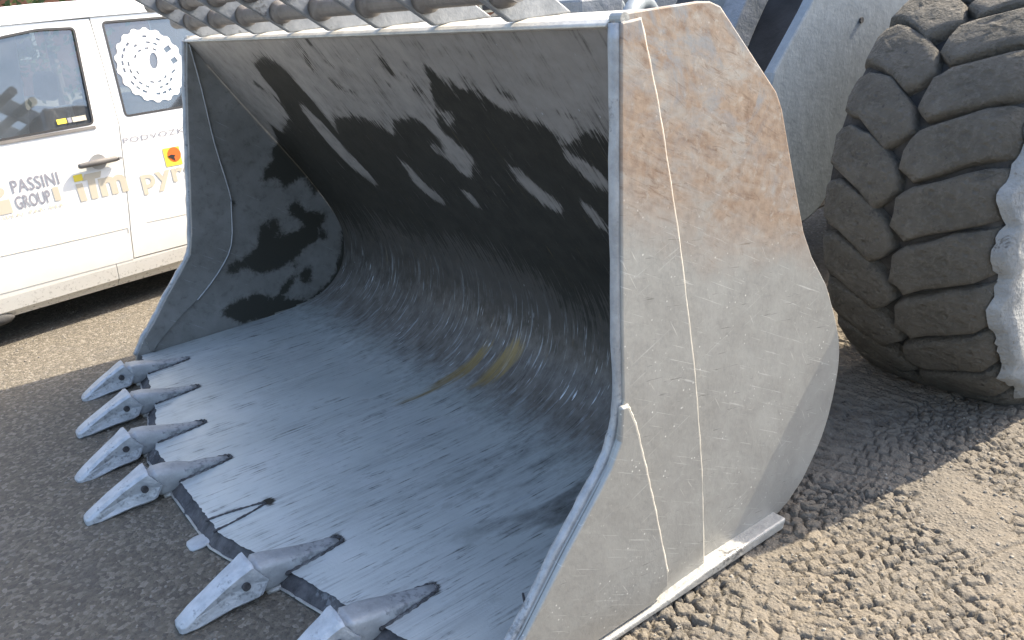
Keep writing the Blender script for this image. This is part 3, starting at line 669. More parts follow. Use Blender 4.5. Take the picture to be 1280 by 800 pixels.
# hinge brackets behind the bucket
for x in (-.72, -.92, -2.08, -2.28):
    bpart('hinge_bracket', prism_x([(-.425, .25), (-.425, .50), (-.50, .78), (-.40, .88), (-.10, .90), (.10, .78), (.16, .62), (.10, .40), (-.1, .15), (-.40, .12)], x-.025, x+.0), LINK, bevel=.006)

# ------------------------------------------------------------------ wheel loader
LO = (-1.515, 1.13, 0.)
loader = empty('wheel_loader', LO); tag(loader, 'large wheel loader behind the bucket with muddy front tyre and blue grey lift arms', 'wheel loader')
def lpart(name, VF, mat, label=None, parent=loader, **k):
    o = mesh_obj(name, VF[0], VF[1], mat, parent, off=LO, **k); recalc(o)
    if label: o['label'] = label
    return o
HALF = .335
prof = [(-.20, .30), (-.24, .42), (-.31, .55), (-.335, .68), (-.325, .745), (-.29, .785), (-.20, .800), (0, .806), (.20, .800), (.29, .785), (.325, .745), (.335, .68), (.31, .55), (.24, .42), (.20, .30)]
PC = smooth_poly(prof, 3, False)
tv, tf = lathe_x(PC, 96)
tyre_me = bpy.data.meshes.new('tyre'); tyre_me.from_pydata(tv, [], tf); tyre_me.materials.append(GROOVE)
tyre_me.polygons.foreach_set('use_smooth', [True]*len(tyre_me.polygons))
def crown(u):
    a = abs(u); return float(np.interp(a, [0, .18, .26, .30, .335, .345], [.806, .800, .790, .765, .715, .66]))
def lug_mesh(poly, name, seed):
    """poly in (u across, s along the circumference); rings base > shoulder > top with a rounded, uneven cap"""
    rr = random.Random(seed); P = []
    n = len(poly)
    for i in range(n):
        a, b = poly[i], poly[(i+1) % n]
        for k in range(2):
            t = k/2; P.append((a[0]+(b[0]-a[0])*t+rr.uniform(-.006, .006), a[1]+(b[1]-a[1])*t+rr.uniform(-.006, .006)))
    n = len(P)
    cx = sum(p[0] for p in P)/n; cy = sum(p[1] for p in P)/n
    H = .046; V = []; F = []
    rings = [(1.05, -.012), (1.03, .026), (1.0, .039), (.955, .046), (.80, .049), (.60, .0485), (.38, .0495), (.18, .0485)]
    for f, h in rings:
        for (x, y) in P:
            X = cx+(x-cx)*f; Yy = cy+(y-cy)*f; j = rr.uniform(-.0030, .0030)
            r0 = crown(X)+h+j; th = Yy/.80
            X2 = X*(1+.0) if abs(X) < .30 else math.copysign(.30+(abs(X)-.30)*.6, X)
            V.append((X2, -r0*math.cos(th), r0*math.sin(th)))
    for i in range(len(rings)-1):
        for q in range(n): F.append((i*n+q, i*n+(q+1) % n, (i+1)*n+(q+1) % n, (i+1)*n+q))
    th = cy/.80; r0 = crown(cx)+.0485; V.append((cx, -r0*math.cos(th), r0*math.sin(th))); c = len(V)-1
    for q in range(n): F.append(((len(rings)-1)*n+q, (len(rings)-1)*n+(q+1) % n, c))
    me = bpy.data.meshes.new(name); me.from_pydata(V, [], F); me.materials.append(RUB)
    bm = bmesh.new(); bm.from_mesh(me); bmesh.ops.recalc_face_normals(bm, faces=bm.faces); bm.to_mesh(me); bm.free()
    me.polygons.foreach_set('use_smooth', [True]*len(me.polygons)); return me
# inner row: short slanted blocks; outer row: long bars   (u: - inner, + outer ; s: + up on the front face)
INL = [(-.325, .085), (-.325, -.03), (-.22, -.062), (-.085, -.158), (-.008, -.095), (-.028, -.01), (-.15, .080), (-.24, .108)]
OUTL = [(-.006, -.118), (-.016, -.212), (.035, -.250), (.19, -.190), (.335, -.140), (.338, .028), (.20, -.012), (.045, -.080)]
inm = [lug_mesh(INL, 'tread_lug', s) for s in range(5)]; outm = [lug_mesh(OUTL, 'tread_lug', s+20) for s in range(5)]
rimv = lathe_x([(.20, .30), (.25, .40), (.17, .40), (.12, .30), (.10, .12), (.16, .11), (.16, 0)], 40)
rim_me = bpy.data.meshes.new('rim'); rim_me.from_pydata(rimv[0], [], rimv[1]); rim_me.materials.append(MACHINE)
NL = 26
def wheel(cx, cy, side, spin, label=None):
    t = bpy.data.objects.new('tyre', tyre_me); COL.objects.link(t); t.parent = loader; t.location = (cx-LO[0], cy-LO[1], .70)
    if side < 0: t.rotation_euler = (0, 0, math.pi)
    if label: t['label'] = label
    for i in range(NL):
        a = 2*math.pi*i/NL+spin
        for ms, ph in ((inm, 0), (outm, .0)):
            o = bpy.data.objects.new('tread_lug', ms[i % 5]); COL.objects.link(o); o.parent = t; o.rotation_euler = (-a-ph, 0, 0)
    r = bpy.data.objects.new('rim', rim_me); COL.objects.link(r); r.parent = t
    return t
WX, WY = -.145, 1.13
w1 = wheel(WX, WY, 1, .06, 'mud caked tyre with chevron tread in full view beside the bucket')
w2 = wheel(-2.885, WY, -1, .15)
# dried mud shell on the outer sidewall
na, nr = 260, 26; Vm, Fm = [], []
for i in range(na):
    a = 2*math.pi*i/na
    e0 = .790+.05*(fbm(np.array([i*.31]), np.array([3.3]), 4, 5)[0]-.5)*2+.006*math.sin(a*NL+1)
    for j in range(nr):
        t_ = j/(nr-1); r0 = e0*(1-t_)+.43*t_
        xx = float(np.interp(r0, [.42, .55, .68, .745, .785, .84], [.245, .312, .350, .352, .335, .315]))
        hN = fbm(np.array([math.cos(a)*r0*9+20]), np.array([math.sin(a)*r0*9+20]), 4, 15)[0]-.5
        xx += .012+.03*hN-(.03 if j == 0 else 0)-(.03 if j == nr-1 else 0)
        Vm.append((xx, r0*math.cos(a), r0*math.sin(a)))
for i in range(na):
    for j in range(nr-1): Fm.append((i*nr+j, i*nr+j+1, ((i+1) % na)*nr+j+1, ((i+1) % na)*nr+j))
dm = mesh_obj('caked_mud', Vm, Fm, DMUD, w1, smooth=True); recalc(dm); dm['label'] = 'pale dried mud caked on the outer sidewall'
# lift arms
ARMP = [(.60, 1.43), (.40, 1.22), (.335, 1.05), (.325, .85), (.37, .68), (.47, .60), (.60, .575), (.74, .62), (.86, .74), (.95, .90), (1.08, 1.10), (1.35, 1.33), (1.80, 1.55), (2.35, 1.72), (2.40, 2.20), (1.80, 2.25), (1.20, 2.02), (.85, 1.73)]
ARMP = ARMP[:3]+smooth_poly(ARMP[3:11], 3, False)+ARMP[11:]
for x in (-.83, -2.30):
    lpart('lift_arm', prism_x(ARMP, x+.04, x+.09), ARM, 'broad blue grey lift arm plate' if x > -1 else None, bevel=.010, segs=3)
    lpart('pivot_boss', tube([(x-.06, .60, .80), (x-.001, .60, .80)], .085, 24), ARM, bevel=.006)
    lpart('grease_fitting', tube([(x+.088, .96, 1.36), (x+.098, .96, 1.36)], .012, 10), FRAMEM)
lpart('axle', tube([(-2.7, WY, .70), (-.33, WY, .70)], .16, 20), FRAMEM)
lpart('cross_tube', tube([(-2.25, 1.35, 1.55), (-.80, 1.35, 1.55)], .15, 24), LINK)
# tilt linkage between the arms
def curved_bar(pts, wd, x0, x1, mat, name, label=None):
    P = smooth_poly(pts, 6, False); A, B = [], []
    for i in range(len(P)):
        t_ = np.array(P[min(i+1, len(P)-1)])-np.array(P[max(i-1, 0)]); t_ = t_/np.linalg.norm(t_); n2 = np.array([-t_[1], t_[0]]); A.append(tuple(np.array(P[i])+n2*wd/2)); B.append(tuple(np.array(P[i])-n2*wd/2))
    n = len(A); V = [(x, y, z) for x in (x0, x1) for y, z in A+B]
    F = []
    for k_ in (0, 2*n):
        for i in range(n-1): F.append((k_+i, k_+i+1, k_+n+i+1, k_+n+i))
    for i in range(n-1): F += [(i, i+1, 2*n+i+1, 2*n+i), (n+i, n+i+1, 3*n+i+1, 3*n+i)]
    F += [(0, n, 3*n, 2*n), (n-1, 2*n-1, 4*n-1, 3*n-1)]
    return lpart(name, (V, F), mat, label, bevel=.008)
curved_bar([(.50, .70), (.62, 1.05), (.78, 1.36), (1.05, 1.66), (1.5, 1.95)], .13, -1.30, -1.18, LINK, 'tilt_lever', 'curved blue grey tilt lever')
curved_bar([(.35, .60), (.38, .95), (.50, 1.30), (.80, 1.70), (1.2, 2.0)], .12, -1.62, -1.50, LINK, 'tilt_lever')
curved_bar([(-.30, .95), (.05, 1.12), (.45, 1.20), (.80, 1.15)], .10, -1.55, -1.45, LINK, 'tilt_link')
lpart('tilt_cylinder', tube([(-1.45, .85, 1.45), (-1.45, 2.1, 1.35)], .10, 20), ARM)
#lpart('pivot_pin', tube([(-1.75, .70, 1.30), (-1.05, .70, 1.30)], .055, 20), LINK)
# hydraulic hoses looping above the rim line
for (x, y, r, rr_) in ((-1.02, -.02, .20, .032), (-1.20, -.10, .17, .028), (-1.34, .10, .22, .03)):
    P = [(x-.10*math.cos(a), y+r*math.cos(a), 1.27+r*1.25*math.sin(a)) for a in np.linspace(-.3, math.pi+.3, 18)]
    lpart('hydraulic_hose', tube(P, rr_, 12), ARM, smooth=True)
lpart('valve_block', box(-1.62, -1.15, -.20, .02, 1.43, 1.55), LINK, bevel=.01)
# body behind
lpart('front_frame', prism_x([(.85, .45), (.85, 1.1), (1.3, 1.65), (2.3, 1.6), (2.5, .5)], -2.0, -1.05), FRAMEM, bevel=.02)
lpart('rear_frame', box(-2.15, -.90, 2.5, 5.6, .55, 1.25), MACHINE, bevel=.04)
lpart('engine_hood', prism_x([(3.9, 1.25), (3.9, 2.2), (4.6, 2.2), (5.7, 1.95), (5.75, 1.25)], -2.15, -.90), MACHINE, bevel=.05)
cab = lpart('cab', prism_x([(2.55, 1.25), (2.5, 1.9), (2.7, 2.75), (3.85, 2.75), (3.88, 1.25)], -2.1, -.95), MACHINE, bevel=.04)
lpart('windscreen', prism_x([(2.475, 1.9), (2.67, 2.70), (2.69, 2.70), (2.495, 1.9)], -2.0, -1.05), BLACKP)
lpart('side_window', prism_x([(2.70, 1.7), (2.85, 2.65), (3.75, 2.65), (3.75, 1.7)], -.955, -.942), BLACKP)
lpart('cab_roof', box(-2.15, -.90, 2.55, 3.95, 2.755, 2.85), MACHINE, bevel=.04)
lpart('cab_step', box(-.90, -.70, 2.75, 3.2, .6, .65), FRAMEM)
for x, s in ((WX, 1), (-2.885, -1)): wheel(x, 4.3, s, .3)
# ------------------------------------------------------------------ van
VA = R(90+10.5); VP0 = (-3.87, -2.146, 0)
van = empty('parked_van', VP0, VA); tag(van, 'white delivery van with company lettering and a chain drawing on its rear side window', 'van')
BELT = 1.08; LEAN = .18; WID = 1.66
def sw(z, off=0):
    """side skin: local y (0 = reference plane, negative = towards the bucket); off = proud of the skin"""
    pts = [(.10, .10), (.17, .045), (.20, .012), (.28, .0), (.60, -.012), (.90, -.006), (1.08, .0)]
    if z > BELT: y = (z-BELT)*LEAN
    else: y = float(np.interp(z, [p[0] for p in pts], [p[1] for p in pts]))
    return y-off
def vpart(name, VF, mat, label=None, parent=None, **k):
    o = mesh_obj(name, VF[0], VF[1], mat, parent or van, **k); recalc(o)
    if label: o['label'] = label
    return o
def side_sheet(outer, holes, off, side=0, thick=.0, zcuts=None):
    """flat polygon in (s,z) cut into z strips so it follows the skin; with holes and returns"""
    bm = bmesh.new()
    loops = [outer]+holes
    tris = tessellate_polygon([[Vector((p[0], p[1], 0)) for p in L] for L in loops])
    flatp = [p for L in loops for p in L]; vs_ = [bm.verts.new((p[0], 0, p[1])) for p in flatp]
    for t in tris:
        try: bm.faces.new([vs_[i] for i in t])
        except ValueError: pass
    for zc in (zcuts or (.17, .20, .28, .45, .60, .75, .90, 1.0, 1.08)):
        bmesh.ops.bisect_plane(bm, geom=bm.verts[:]+bm.edges[:]+bm.faces[:], plane_co=(0, 0, zc), plane_no=(0, 0, 1))
    for v in bm.verts:
        y = sw(v.co.z, off); v.co.y = y if side == 0 else WID-y
    if thick:
        r = bmesh.ops.extrude_face_region(bm, geom=bm.faces[:])
        for e in r['geom']:
            if isinstance(e, bmesh.types.BMVert): e.co.y += thick if side == 0 else -thick
    bmesh.ops.recalc_face_normals(bm, faces=bm.faces)
    me = bpy.data.meshes.new('m'); bm.to_mesh(me); bm.free(); return me
def link(name, me, mat, parent, label=None, smooth=False):
    me.name = name; me.materials.append(mat); o = bpy.data.objects.new(name, me); COL.objects.link(o); o.parent = parent
    if label: o['label'] = label
    if smooth: me.polygons.foreach_set('use_smooth', [True]*len(me.polygons))
    return o
def rounded(P, r, n=4):
    o = []; N = len(P)
    for i in range(N):
        p = np.array(P[i], float); a = np.array(P[i-1], float); b = np.array(P[(i+1) % N], float)
        da = (a-p)/np.linalg.norm(a-p); db = (b-p)/np.linalg.norm(b-p); p0 = p+da*r; p1 = p+db*r
        for k in range(n+1):
            t = k/n; o.append(tuple((1-t)**2*p0+2*t*(1-t)*p+t*t*p1))
    return o
SEAMV = [(.772, .296), (.790, .45), (.835, .75), (.873, 1.0), (.885, 1.08), (.905, 1.40), (.915, 1.66)]
FWIN = [(.235, 1.100), (.752, 1.106), (.818, 1.632), (.62, 1.640), (.42, 1.618), (.10, 1.50), (-.30, 1.12)]
RWIN = [(.932, 1.115), (1.98, 1.115), (1.93, 1.640), (.972, 1.648)]
fw_ = rounded(FWIN, .03); rw_ = rounded(RWIN, .03)
g2 = .003
for side in (0, 1):
    # dark inner shell that shows in the gaps
    shell_o = [(-.55, .30), (2.15, .24), (2.20, 1.70), (.35, 1.70), (-.10, 1.50), (-.75, 1.10)]
    fdoor = [(-.42, .318)]+[(a-g2, b) for a, b in SEAMV[:-1]]+[(.910, 1.668), (.40, 1.668), (.05, 1.525), (-.42, 1.115)]
    if side == 0:
        d1 = link('front_door', side_sheet(fdoor, [fw_], .0, side, .02), PAINT, van, 'white front door with grey lettering')
        rd = [(a+g2, b) for a, b in SEAMV[:-1]]+[(.918, 1.672), (2.10, 1.672), (2.12, .262), (1.10, .266+.012)]
        rd = [(SEAMV[0][0]+g2, .302)]+[(a+g2, b) for a, b in SEAMV[1:-1]]+[(.918, 1.672), (2.10, 1.672), (2.12, .275)]
        d2 = link('sliding_door', side_sheet(rd, [rw_], .0, side, .02), PAINT, van, 'white rear side panel with a dark window')
    else:
        link('far_side_panel', side_sheet([(-.55, .30), (2.15, .24), (2.18, 1.70), (.35, 1.70), (-.10, 1.50), (-.75, 1.10)], [fw_, rw_], .0, side, .02), PAINT, van)
link('gap_shell', side_sheet([(-.40, .26), (2.12, .22), (2.12, 1.69), (.33, 1.69), (-.05, 1.48), (-.50, 1.02)], [rounded([(p[0]+(.0), p[1]) for p in [(.20, 1.085), (.765, 1.09), (.833, 1.648), (.62, 1.655), (.40, 1.635), (.08, 1.51), (-.34, 1.10)]], .03), rounded([(.915, 1.10), (2.0, 1.10), (1.95, 1.655), (.955, 1.66)], .03)], -.022, 0, .006), GAP, van)
# sill below the doors, with a joint
sill1 = [(-.20, .160), (.66, .150), (.66, .300), (-.20, .312)]; sill2 = [(.664, .150), (2.1, .12), (2.1, .268), (.78, .296), (.664, .300)]
link('sill', side_sheet(sill1, [], -.002, 0, .03), PAINT, van); link('sill', side_sheet(sill2, [], -.002, 0, .03), PAINT, van)
# rubber window frames and panes
def ring(Pin, w_, off):
    c = np.mean(np.array(Pin), 0); N = len(Pin); out = []
    for i in range(N):
        a = np.array(Pin[i-1]); b = np.array(Pin[(i+1) % N]); t = (b-a)/np.linalg.norm(b-a); out.append(tuple(np.array(Pin[i])-np.array([-t[1], t[0]])*w_))
    V = []; 
    for L, o_ in ((Pin, off-.012), (Pin, off), (out, off)):
        V += [(p[0], sw(p[1], o_), p[1]) for p in L]
    F = [(k*N+i, k*N+(i+1) % N, (k+1)*N+(i+1) % N, (k+1)*N+i) for k in (0, 1) for i in range(N)]
    return V, F
for P, par in ((fw_, d1), (rw_, d2)):
    inner = [tuple(np.array(p)*.985+np.mean(np.array(P), 0)*.015) for p in P]
    fr = mesh_obj('window_frame', *ring(P, -.012, .002), BLACKP, par); recalc(fr)
    pane = link('window_pane', side_sheet(P, [], -.010, 0, .004, zcuts=(1.08,)), GLASS, par)
# light reflective lower moulding at the belt
vpart('belt_strip', ([(s, sw(z, o), z) for s in (-.42, .752) for z, o in ((1.082, .001), (1.083, .005), (1.099, .005), (1.100, .001))], [(0, 1, 5, 4), (1, 2, 6, 5), (2, 3, 7, 6), (0, 4, 7, 3), (0, 3, 2, 1), (4, 5, 6, 7)]), GREYP, parent=d1)
# pressed line in the doors
def groove(pts, r, parent, nm='pressed_line'):
    P = [(s, sw(z, .0008), z) for s, z in pts]; v_, f_2 = tube(P, r, 4); o = mesh_obj(nm, v_, f_2, TAN, parent); recalc(o); return o
groove([(-.3, .53), (.079, .512), (.40, .500), (.780, .490), (.778, .458)], .0016, d1)
groove([(.90, .495), (1.10, .485), (1.30, .480)], .0014, d2)
# door handle
hv, hf = loft_y([(-.125, 0, .010, .010), (-.115, 0, .015, .015), (0, .0, .016, .017), (.09, 0, .015, .016), (.115, 0, .011, .010)], 12, 2.4)
hy = sw(.895, .028)
hh = mesh_obj('door_handle', [(.715+y, hy+x*.9, .900+z+y*.02) for x, y, z in hv], hf, GREYP, d1, smooth=True); recalc(hh)
cv, cf = tube([(.712, sw(.905, .001), .905), (.712, sw(.905, .010), .905)], .046, 20); cc = mesh_obj('handle_cup', [(x, y, .900+(z-.905)*.95) for x, y, z in cv], cf, SILV, d1); recalc(cc)
cv, cf = tube([(.825, hy-.012, .903), (.825, hy-.020, .903)], .009, 12); cc = mesh_obj('lock', cv, cf, SILV, d1); recalc(cc)
# roof, ends, floor, wheels, interior
def hoop(s, z0=1.70):
    yy = sw(z0); P = [(yy, z0), (yy+.03, z0+.045), (yy+.09, z0+.075), (yy+.22, z0+.095), (WID/2, z0+.105)]; return P+[(WID-y, z) for y, z in P[-2::-1]]
secs = [(-.15, -.20), (.05, -.08), (.34, -.012), (.7, .0), (1.6, .0), (2.10, -.01), (2.18, -.05)]
Vr, Fr = [], []; hp = hoop(0); m = len(hp)
for s, dz in secs:
    for y, z in hp: Vr.append((s, y, z+dz-.022))
for i in range(len(secs)-1):
    for j in range(m-1): Fr.append((i*m+j, i*m+j+1, (i+1)*m+j+1, (i+1)*m+j))
vpart('roof', (Vr, Fr), PAINT, smooth=True)
vpart('rain_gutter', tube([(-.12, sw(1.66, .004), 1.49), (.06, sw(1.66, .004), 1.585), (.36, sw(1.678, .004), 1.672), (.9, sw(1.678, .004), 1.679), (2.1, sw(1.678, .004), 1.678)], .006, 6), PAINT)
vpart('tailgate', box(2.14, 2.22, .06, WID-.06, .30, 1.70), PAINT, bevel=.03)
nose = [(-1.75, .25), (-1.80, .60), (-1.62, .92), (-.85, 1.08), (-.43, 1.11), (-.43, .30)]
Vn = [(s, y, z) for y in (.02, WID-.02) for s, z in nose]; n = len(nose)
vpart('bonnet', (Vn, [tuple(range(n)), tuple(range(2*n-1, n-1, -1))]+[(i, (i+1) % n, (i+1) % n+n, i+n) for i in range(n)]), PAINT, bevel=.04)
vpart('windscreen', ([(-.85, .12, 1.09), (-.85, WID-.12, 1.09), (-.10, WID-.22, 1.60), (-.10, .22, 1.60)], [(0, 1, 2, 3)]), GLASS)
vpart('floor_pan', box(-.42, 2.14, .07, WID-.07, .18, .24), BLACKP)
vpart('partition', box(.98, 1.00, .10, WID-.12, .24, 1.02), BLACKP)
vpart('dashboard', box(-.60, -.25, .10, WID-.10, .65, 1.12), BLACKP, bevel=.05)
vpart('cargo_box', box(1.15, 2.1, .25, WID-.25, .24, 1.16), SEAT, bevel=.04)
for sy in (.42, 1.24):
    st_ = vpart('seat', join(box(.30, .80, sy-.24, sy+.24, .40, .58)), SEAT, bevel=.05)
    V_, F_ = box(-.06, .06, -.23, .23, 0, .62); b_ = mesh_obj('backrest', V_, F_, SEAT, st_, loc=(.80, sy, .55), bevel=.05, segs=4); b_.rotation_euler = (0, R(14), 0)
    V_, F_ = box(-.045, .045, -.13, .13, 0, .19); b_ = mesh_obj('headrest', V_, F_, SEAT, st_, loc=(.955, sy, 1.19), bevel=.04, segs=4); b_.rotation_euler = (0, R(10), 0)
sw_ = tube([(.02+.06*math.sin(a), 1.24+.18*math.cos(a), .98+.17*math.sin(a)) for a in np.linspace(0, 2*math.pi, 25)], .014, 8, caps=False); vpart('steering_wheel', sw_, BLACKP, smooth=True)
vw = lathe_x([(-.09, .20), (-.10, .28), (-.07, .315), (.07, .315), (.10, .28), (.09, .20)], 40)
vrim = lathe_x([(-.07, .20), (-.03, .17), (-.05, .05), (-.05, 0)], 30)
for (s, y, sg) in ((-1.05, .11, 1), (1.72, .11, 1), (-1.05, WID-.11, -1), (1.72, WID-.11, -1)):
    wo = mesh_obj('wheel', [(yy_, sg*xx_, z_) for xx_, yy_, z_ in vw[0]], vw[1], BLACKP, van, loc=(s, y, .305), smooth=True); recalc(wo)
    ri = mesh_obj('hubcap', [(yy_, sg*xx_, z_) for xx_, yy_, z_ in vrim[0]], vrim[1], SILV, wo, smooth=True); recalc(ri)
# mud lump at the rear of the front wheel arch
mv = []; 
for i in range(14):
    for j in range(9):
        a = 2*math.pi*i/14; b = math.pi*j/8; rr = 1+.5*(fbm(np.array([i*.7]), np.array([j*.9]), 2, 3)[0]-.5)
        mv.append((-.03+.10*rr*math.cos(a)*math.sin(b), .035+.03*rr*math.sin(a)*math.sin(b), .165+.035*rr*math.cos(b)))
vpart('mud_flap_dirt', (mv, [(i*9+j, i*9+j+1, ((i+1) % 14)*9+j+1, ((i+1) % 14)*9+j) for i in range(14) for j in range(8)]), FRAMEM, smooth=True)
# lettering: flat print on the side
def text_mesh(body, h, wscale=1, bold=0, shear=0, space=1):
    cu = bpy.data.curves.new('t', 'FONT'); cu.body = body; cu.size = 1; cu.offset = bold; cu.shear = shear; cu.space_character = space; cu.resolution_u = 3
    o = bpy.data.objects.new('t', cu); COL.objects.link(o); dg = bpy.context.evaluated_depsgraph_get(); me = bpy.data.meshes.new_from_object(o.evaluated_get(dg)); bpy.data.objects.remove(o)
    return me
def lettering(body, s0, s1, z0, z1, mat, parent, slope=0, off=.0022, **k):
    """text fitted into the box s0..s1, z0..z1; slope lifts the right end"""
    me = text_mesh(body, 1, **k); me.name = 'lettering'
    n = len(me.vertices); co = np.zeros(n*3); me.vertices.foreach_get('co', co); co = co.reshape(-1, 3)
    a, b = co[:, 0].min(), co[:, 0].max(); c, d = co[:, 1].min(), co[:, 1].max()
    ss = s0+(co[:, 0]-a)/(b-a)*(s1-s0); zz2 = z0+(co[:, 1]-c)/(d-c)*(z1-z0)+(ss-s0)*slope
    out = np.stack([ss, np.array([sw(z, off) for z in zz2]), zz2], 1); me.vertices.foreach_set('co', out.ravel()); me.update()
    me.materials.clear(); me.materials.append(mat); o = bpy.data.objects.new('lettering', me); COL.objects.link(o); o.parent = parent; return o
def print_poly(P, mat, parent, off=.0022, name='print_block'):
    V = [(s, sw(z, off), z) for s, z in P]; o = mesh_obj(name, V, [tuple(range(len(P)))], mat, parent); recalc(o); return o
lettering('PASSINI', .232, .478, .822, .893, GREYT, d1, 0, bold=.012, space=1.05)
lettering('GROUP', .228, .412, .735, .806, GREYT, d1, 0, bold=.015)
print_poly([(.428, .735), (.462, .735), (.462, .812), (.428, .812)], TAN, d1)
lettering('IDEAL PARTNER', .145, .462, .698, .717, TAN, d1, 0, off=.003, bold=.025, space=1.5)
# tan G mark left of the words
print_poly([(.02, .725), (.205, .725), (.205, .800), (.155, .800), (.150, .775), (.10, .775)], TAN, d1)
print_poly([(.10+.085*math.cos(a)+.01, .845+.040*math.sin(a)) for a in np.linspace(0, 2*math.pi, 20)[:-1]], TAN, d1)
# iTm
print_poly([(.560, .700), (.598, .700), (.594, .802), (.556, .802)], TAN, d1)
print_poly([(.555, .815), (.605, .815), (.605, .852), (.555, .852)], YELP, d1)
print_poly([(.622, .700), (.662, .700), (.668, .812), (.700, .812), (.714, .846), (.618, .846), (.596, .812), (.626, .812)], TAN, d1)
lettering('m', .682, .842, .700, .808, TAN, d1, 0, bold=.045)
lettering('PODVOZKOV\u00c9', .882, 1.42, .972, 1.010, GREYT, d2, 0, bold=-.002, space=1.15)
lettering('pyrsa', .925, 1.36, .655, .775, TAN, d2, 0, bold=.03, space=1.1)
print_poly([(1.100, .790), (1.205, .788), (1.205, .898), (1.100, .900)], YELP, d2)
print_poly([(1.165+.042*math.cos(a), .855+.044*math.sin(a)) for a in np.linspace(0, 2*math.pi, 28)[:-1]], ORP, d2, .0034, 'print_disc')
print_poly([(1.120, .850), (1.145, .832), (1.165, .815), (1.160, .838), (1.170, .850), (1.145, .858)], BLACKP, d2, .0046, 'print_mark')
for (a, b, mt) in ((.560, .612, YELP), (.618, .640, GREYT), (.644, .720, TAN)):
    print_poly([(a, 1.135), (b, 1.136), (b, 1.163), (a, 1.162)], mt, d1, -.004, 'window_sticker')
# spiral chain drawing on the rear window: rings of links cut from white film
def chain_decal():
    cs, cz, R0 = 1.185, 1.380, .200; k = .2/270
    out = []
    for i in range(72):
        a = 2*math.pi*i/72; r = R0*(1+(.05 if (i % 4) < 2 else -.01)); out.append((cs+r*math.cos(a), cz+r*math.sin(a)*1.02))
    holes = []
    def hole(cx, cy, w, h, rot):
        x = cs+(cx-305)*k; z = cz-(cy-410)*k*.98; w *= k/2; h *= k/2; c, s_ = math.cos(R(rot)), math.sin(R(rot))
        holes.append([(x+p*w*c-q_*h*s_, z+p*w*s_+q_*h*c) for p, q_ in ((-1, -1), (1, -1), (1, 1), (-1, 1))])
    for (r, n, a0, w, h) in ((226, 26, 3, 34, 18), (180, 20, 8, 32, 16), (134, 13, 5, 32, 14)):
        for i in range(n):
            a = 360*i/n+a0
            if 250 < (a+0) % 360 < 251 or (-42 < ((a+180) % 360)-180 < 46): continue
            if random.Random(int(r*7+i)).random() < .12: continue
            hole(305+r*math.cos(R(a)), 410-r*math.sin(R(a)), w, h, a+90)
    hole(478, 300, 60, 40, 25); hole(505, 395, 52, 42, 22); hole(470, 480, 44, 16, 30)
    c = [(cs+(335-305)*k+.026*math.cos(a)+.010*math.sin(a), cz-(378-410)*k+.046*math.sin(a)) for a in np.linspace(0, 2*math.pi, 21)[:-1]]; holes.append(c)
    link('chain_drawing', side_sheet(out, holes, -.006, 0, 0, zcuts=(1.08,)), WHP, d2, 'white drawing of a coiled track chain')
chain_decal()

# ------------------------------------------------------------------ far background
def building(loc, rz, L, H, label, wall, trim, cat='building', nwin=8):
    b = empty('far_building', loc, rz); tag(b, label, cat)
    wlo = mesh_obj('wall', *box(0, L, 0, 6, 0, H), wall, b)
    rf = mesh_obj('roof', *box(-.3, L+.3, -.3, 6.3, H, H+.25), trim, b)
    for i in range(nwin):
        x = (i+.5)*L/nwin
        p = mesh_obj('pillar', *box(x-L/nwin/2-.15, x-L/nwin/2+.15, -.12, -.001, 0, H-.003), trim, b)
        f = mesh_obj('window', *box(x-.8, x+.8, -.04, -.001, 1.0, 2.3), trim, b)
        mesh_obj('pane', *box(x-.7, x+.7, -.06, -.041, 1.08, 2.22), BLACKP, f)
    return b
BRICK = simple('red brown brick wall', (.26, .12, .07), .9, 0, .25, 3, .3); CREAM = simple('cream render', (.62, .56, .42), .8, 0, .1, 2)
building((-30, -6, 0), R(72), 60, 4.2, 'long red brown brick building with cream pillars far beyond the van', BRICK, CREAM, nwin=12)
LEAF = simple('hedge leaves', (.07, .10, .03), .8, 0, .4, 6); BARK = simple('bark', (.10, .07, .05), .9)
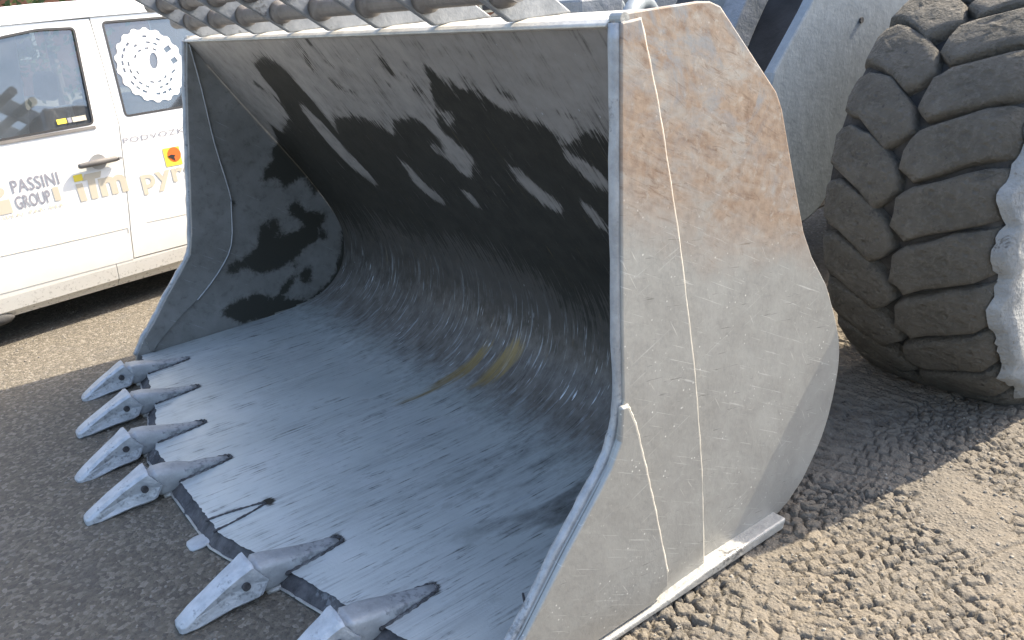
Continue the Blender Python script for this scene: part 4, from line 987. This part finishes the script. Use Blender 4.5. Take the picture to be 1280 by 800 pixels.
def shrub(x, y, s):
    o = empty('garden_shrub', (x, y, 0))
    Vl, Fl = [], []; rr = random.Random(int(x*10))
    for _ in range(700):
        a = rr.uniform(0, 6.28); b = math.acos(rr.uniform(-1, 1)); q = s*rr.uniform(.5, 1)**.5; q *= 1+.25*math.sin(a*3)+.2*math.sin(b*5+a)
        c = Vector((q*math.cos(a)*math.sin(b), q*math.sin(a)*math.sin(b), 1.1*s+q*math.cos(b)*.9)); u = Vector((rr.gauss(0, 1), rr.gauss(0, 1), rr.gauss(0, 1))).normalized()*.10; w2 = u.orthogonal().normalized()*.06
        k0 = len(Vl); Vl += [tuple(c-u), tuple(c+w2), tuple(c+u), tuple(c-w2)]; Fl.append((k0, k0+1, k0+2, k0+3))
    mesh_obj('crown', Vl, Fl, LEAF, o); tr = mesh_obj('trunk', *tube([(0, 0, -.1), (.05, .02, s*.6), (0, .05, s*1.2)], .06*s, 8, rfun=lambda i: .07*s*(1-.25*i)), BARK, o); recalc(tr); return o
for i, (x, y, s) in enumerate(((-17, -3.2, 1.5), (-20, 1.0, 1.7), (-15, -7.0, 1.6))):
    tag(shrub(x, y, s), ('leafy shrub behind the van seen over its roof', 'leafy shrub farther right behind the van', 'leafy shrub beyond the front of the van')[i], 'shrub', 'shrubs behind the van')

# ------------------------------------------------------------------ loose stones on the ground
STONE = simple('loose grey stones', (.20, .185, .16), .9, 0, .45, 30)
def scatter():
    t_ = (1+5**.5)/2
    ico = [(-1, t_, 0), (1, t_, 0), (-1, -t_, 0), (1, -t_, 0), (0, -1, t_), (0, 1, t_), (0, -1, -t_), (0, 1, -t_), (t_, 0, -1), (t_, 0, 1), (-t_, 0, -1), (-t_, 0, 1)]
    ic = [(0, 11, 5), (0, 5, 1), (0, 1, 7), (0, 7, 10), (0, 10, 11), (1, 5, 9), (5, 11, 4), (11, 10, 2), (10, 7, 6), (7, 1, 8), (3, 9, 4), (3, 4, 2), (3, 2, 6), (3, 6, 8), (3, 8, 9), (4, 9, 5), (2, 4, 11), (6, 2, 10), (8, 6, 7), (9, 8, 1)]
    rr = np.random.default_rng(11); n = 5200
    x = np.where(rr.random(n) < .55, rr.uniform(-.2, 1.2, n), rr.uniform(-4.6, -.2, n)); y = np.where(x > -.2, rr.uniform(-1.9, .6, n), rr.uniform(-3.2, -1.2, n))
    keep = ~((x < .02) & (x > -3.1) & (y > -1.95)); x, y = x[keep], y[keep]
    z, _ = ground_h(x, y); V, F = [], []
    for i in range(len(x)):
        sc = .0016+.0045*rr.random()**3; k0 = len(V)
        for (a, b, c) in ico:
            q = sc*(.75+.5*rr.random()); V.append((x[i]+a*q*.6, y[i]+b*q*.6, z[i]+c*q*.42+sc*.2))
        F += [(p+k0, q+k0, r2+k0) for p, q, r2 in ic]
    o = mesh_obj('gravel', V, F, STONE); tag(o, kind='stuff'); tag(o, 'small loose stones scattered over the asphalt around the bucket', 'gravel')
scatter()
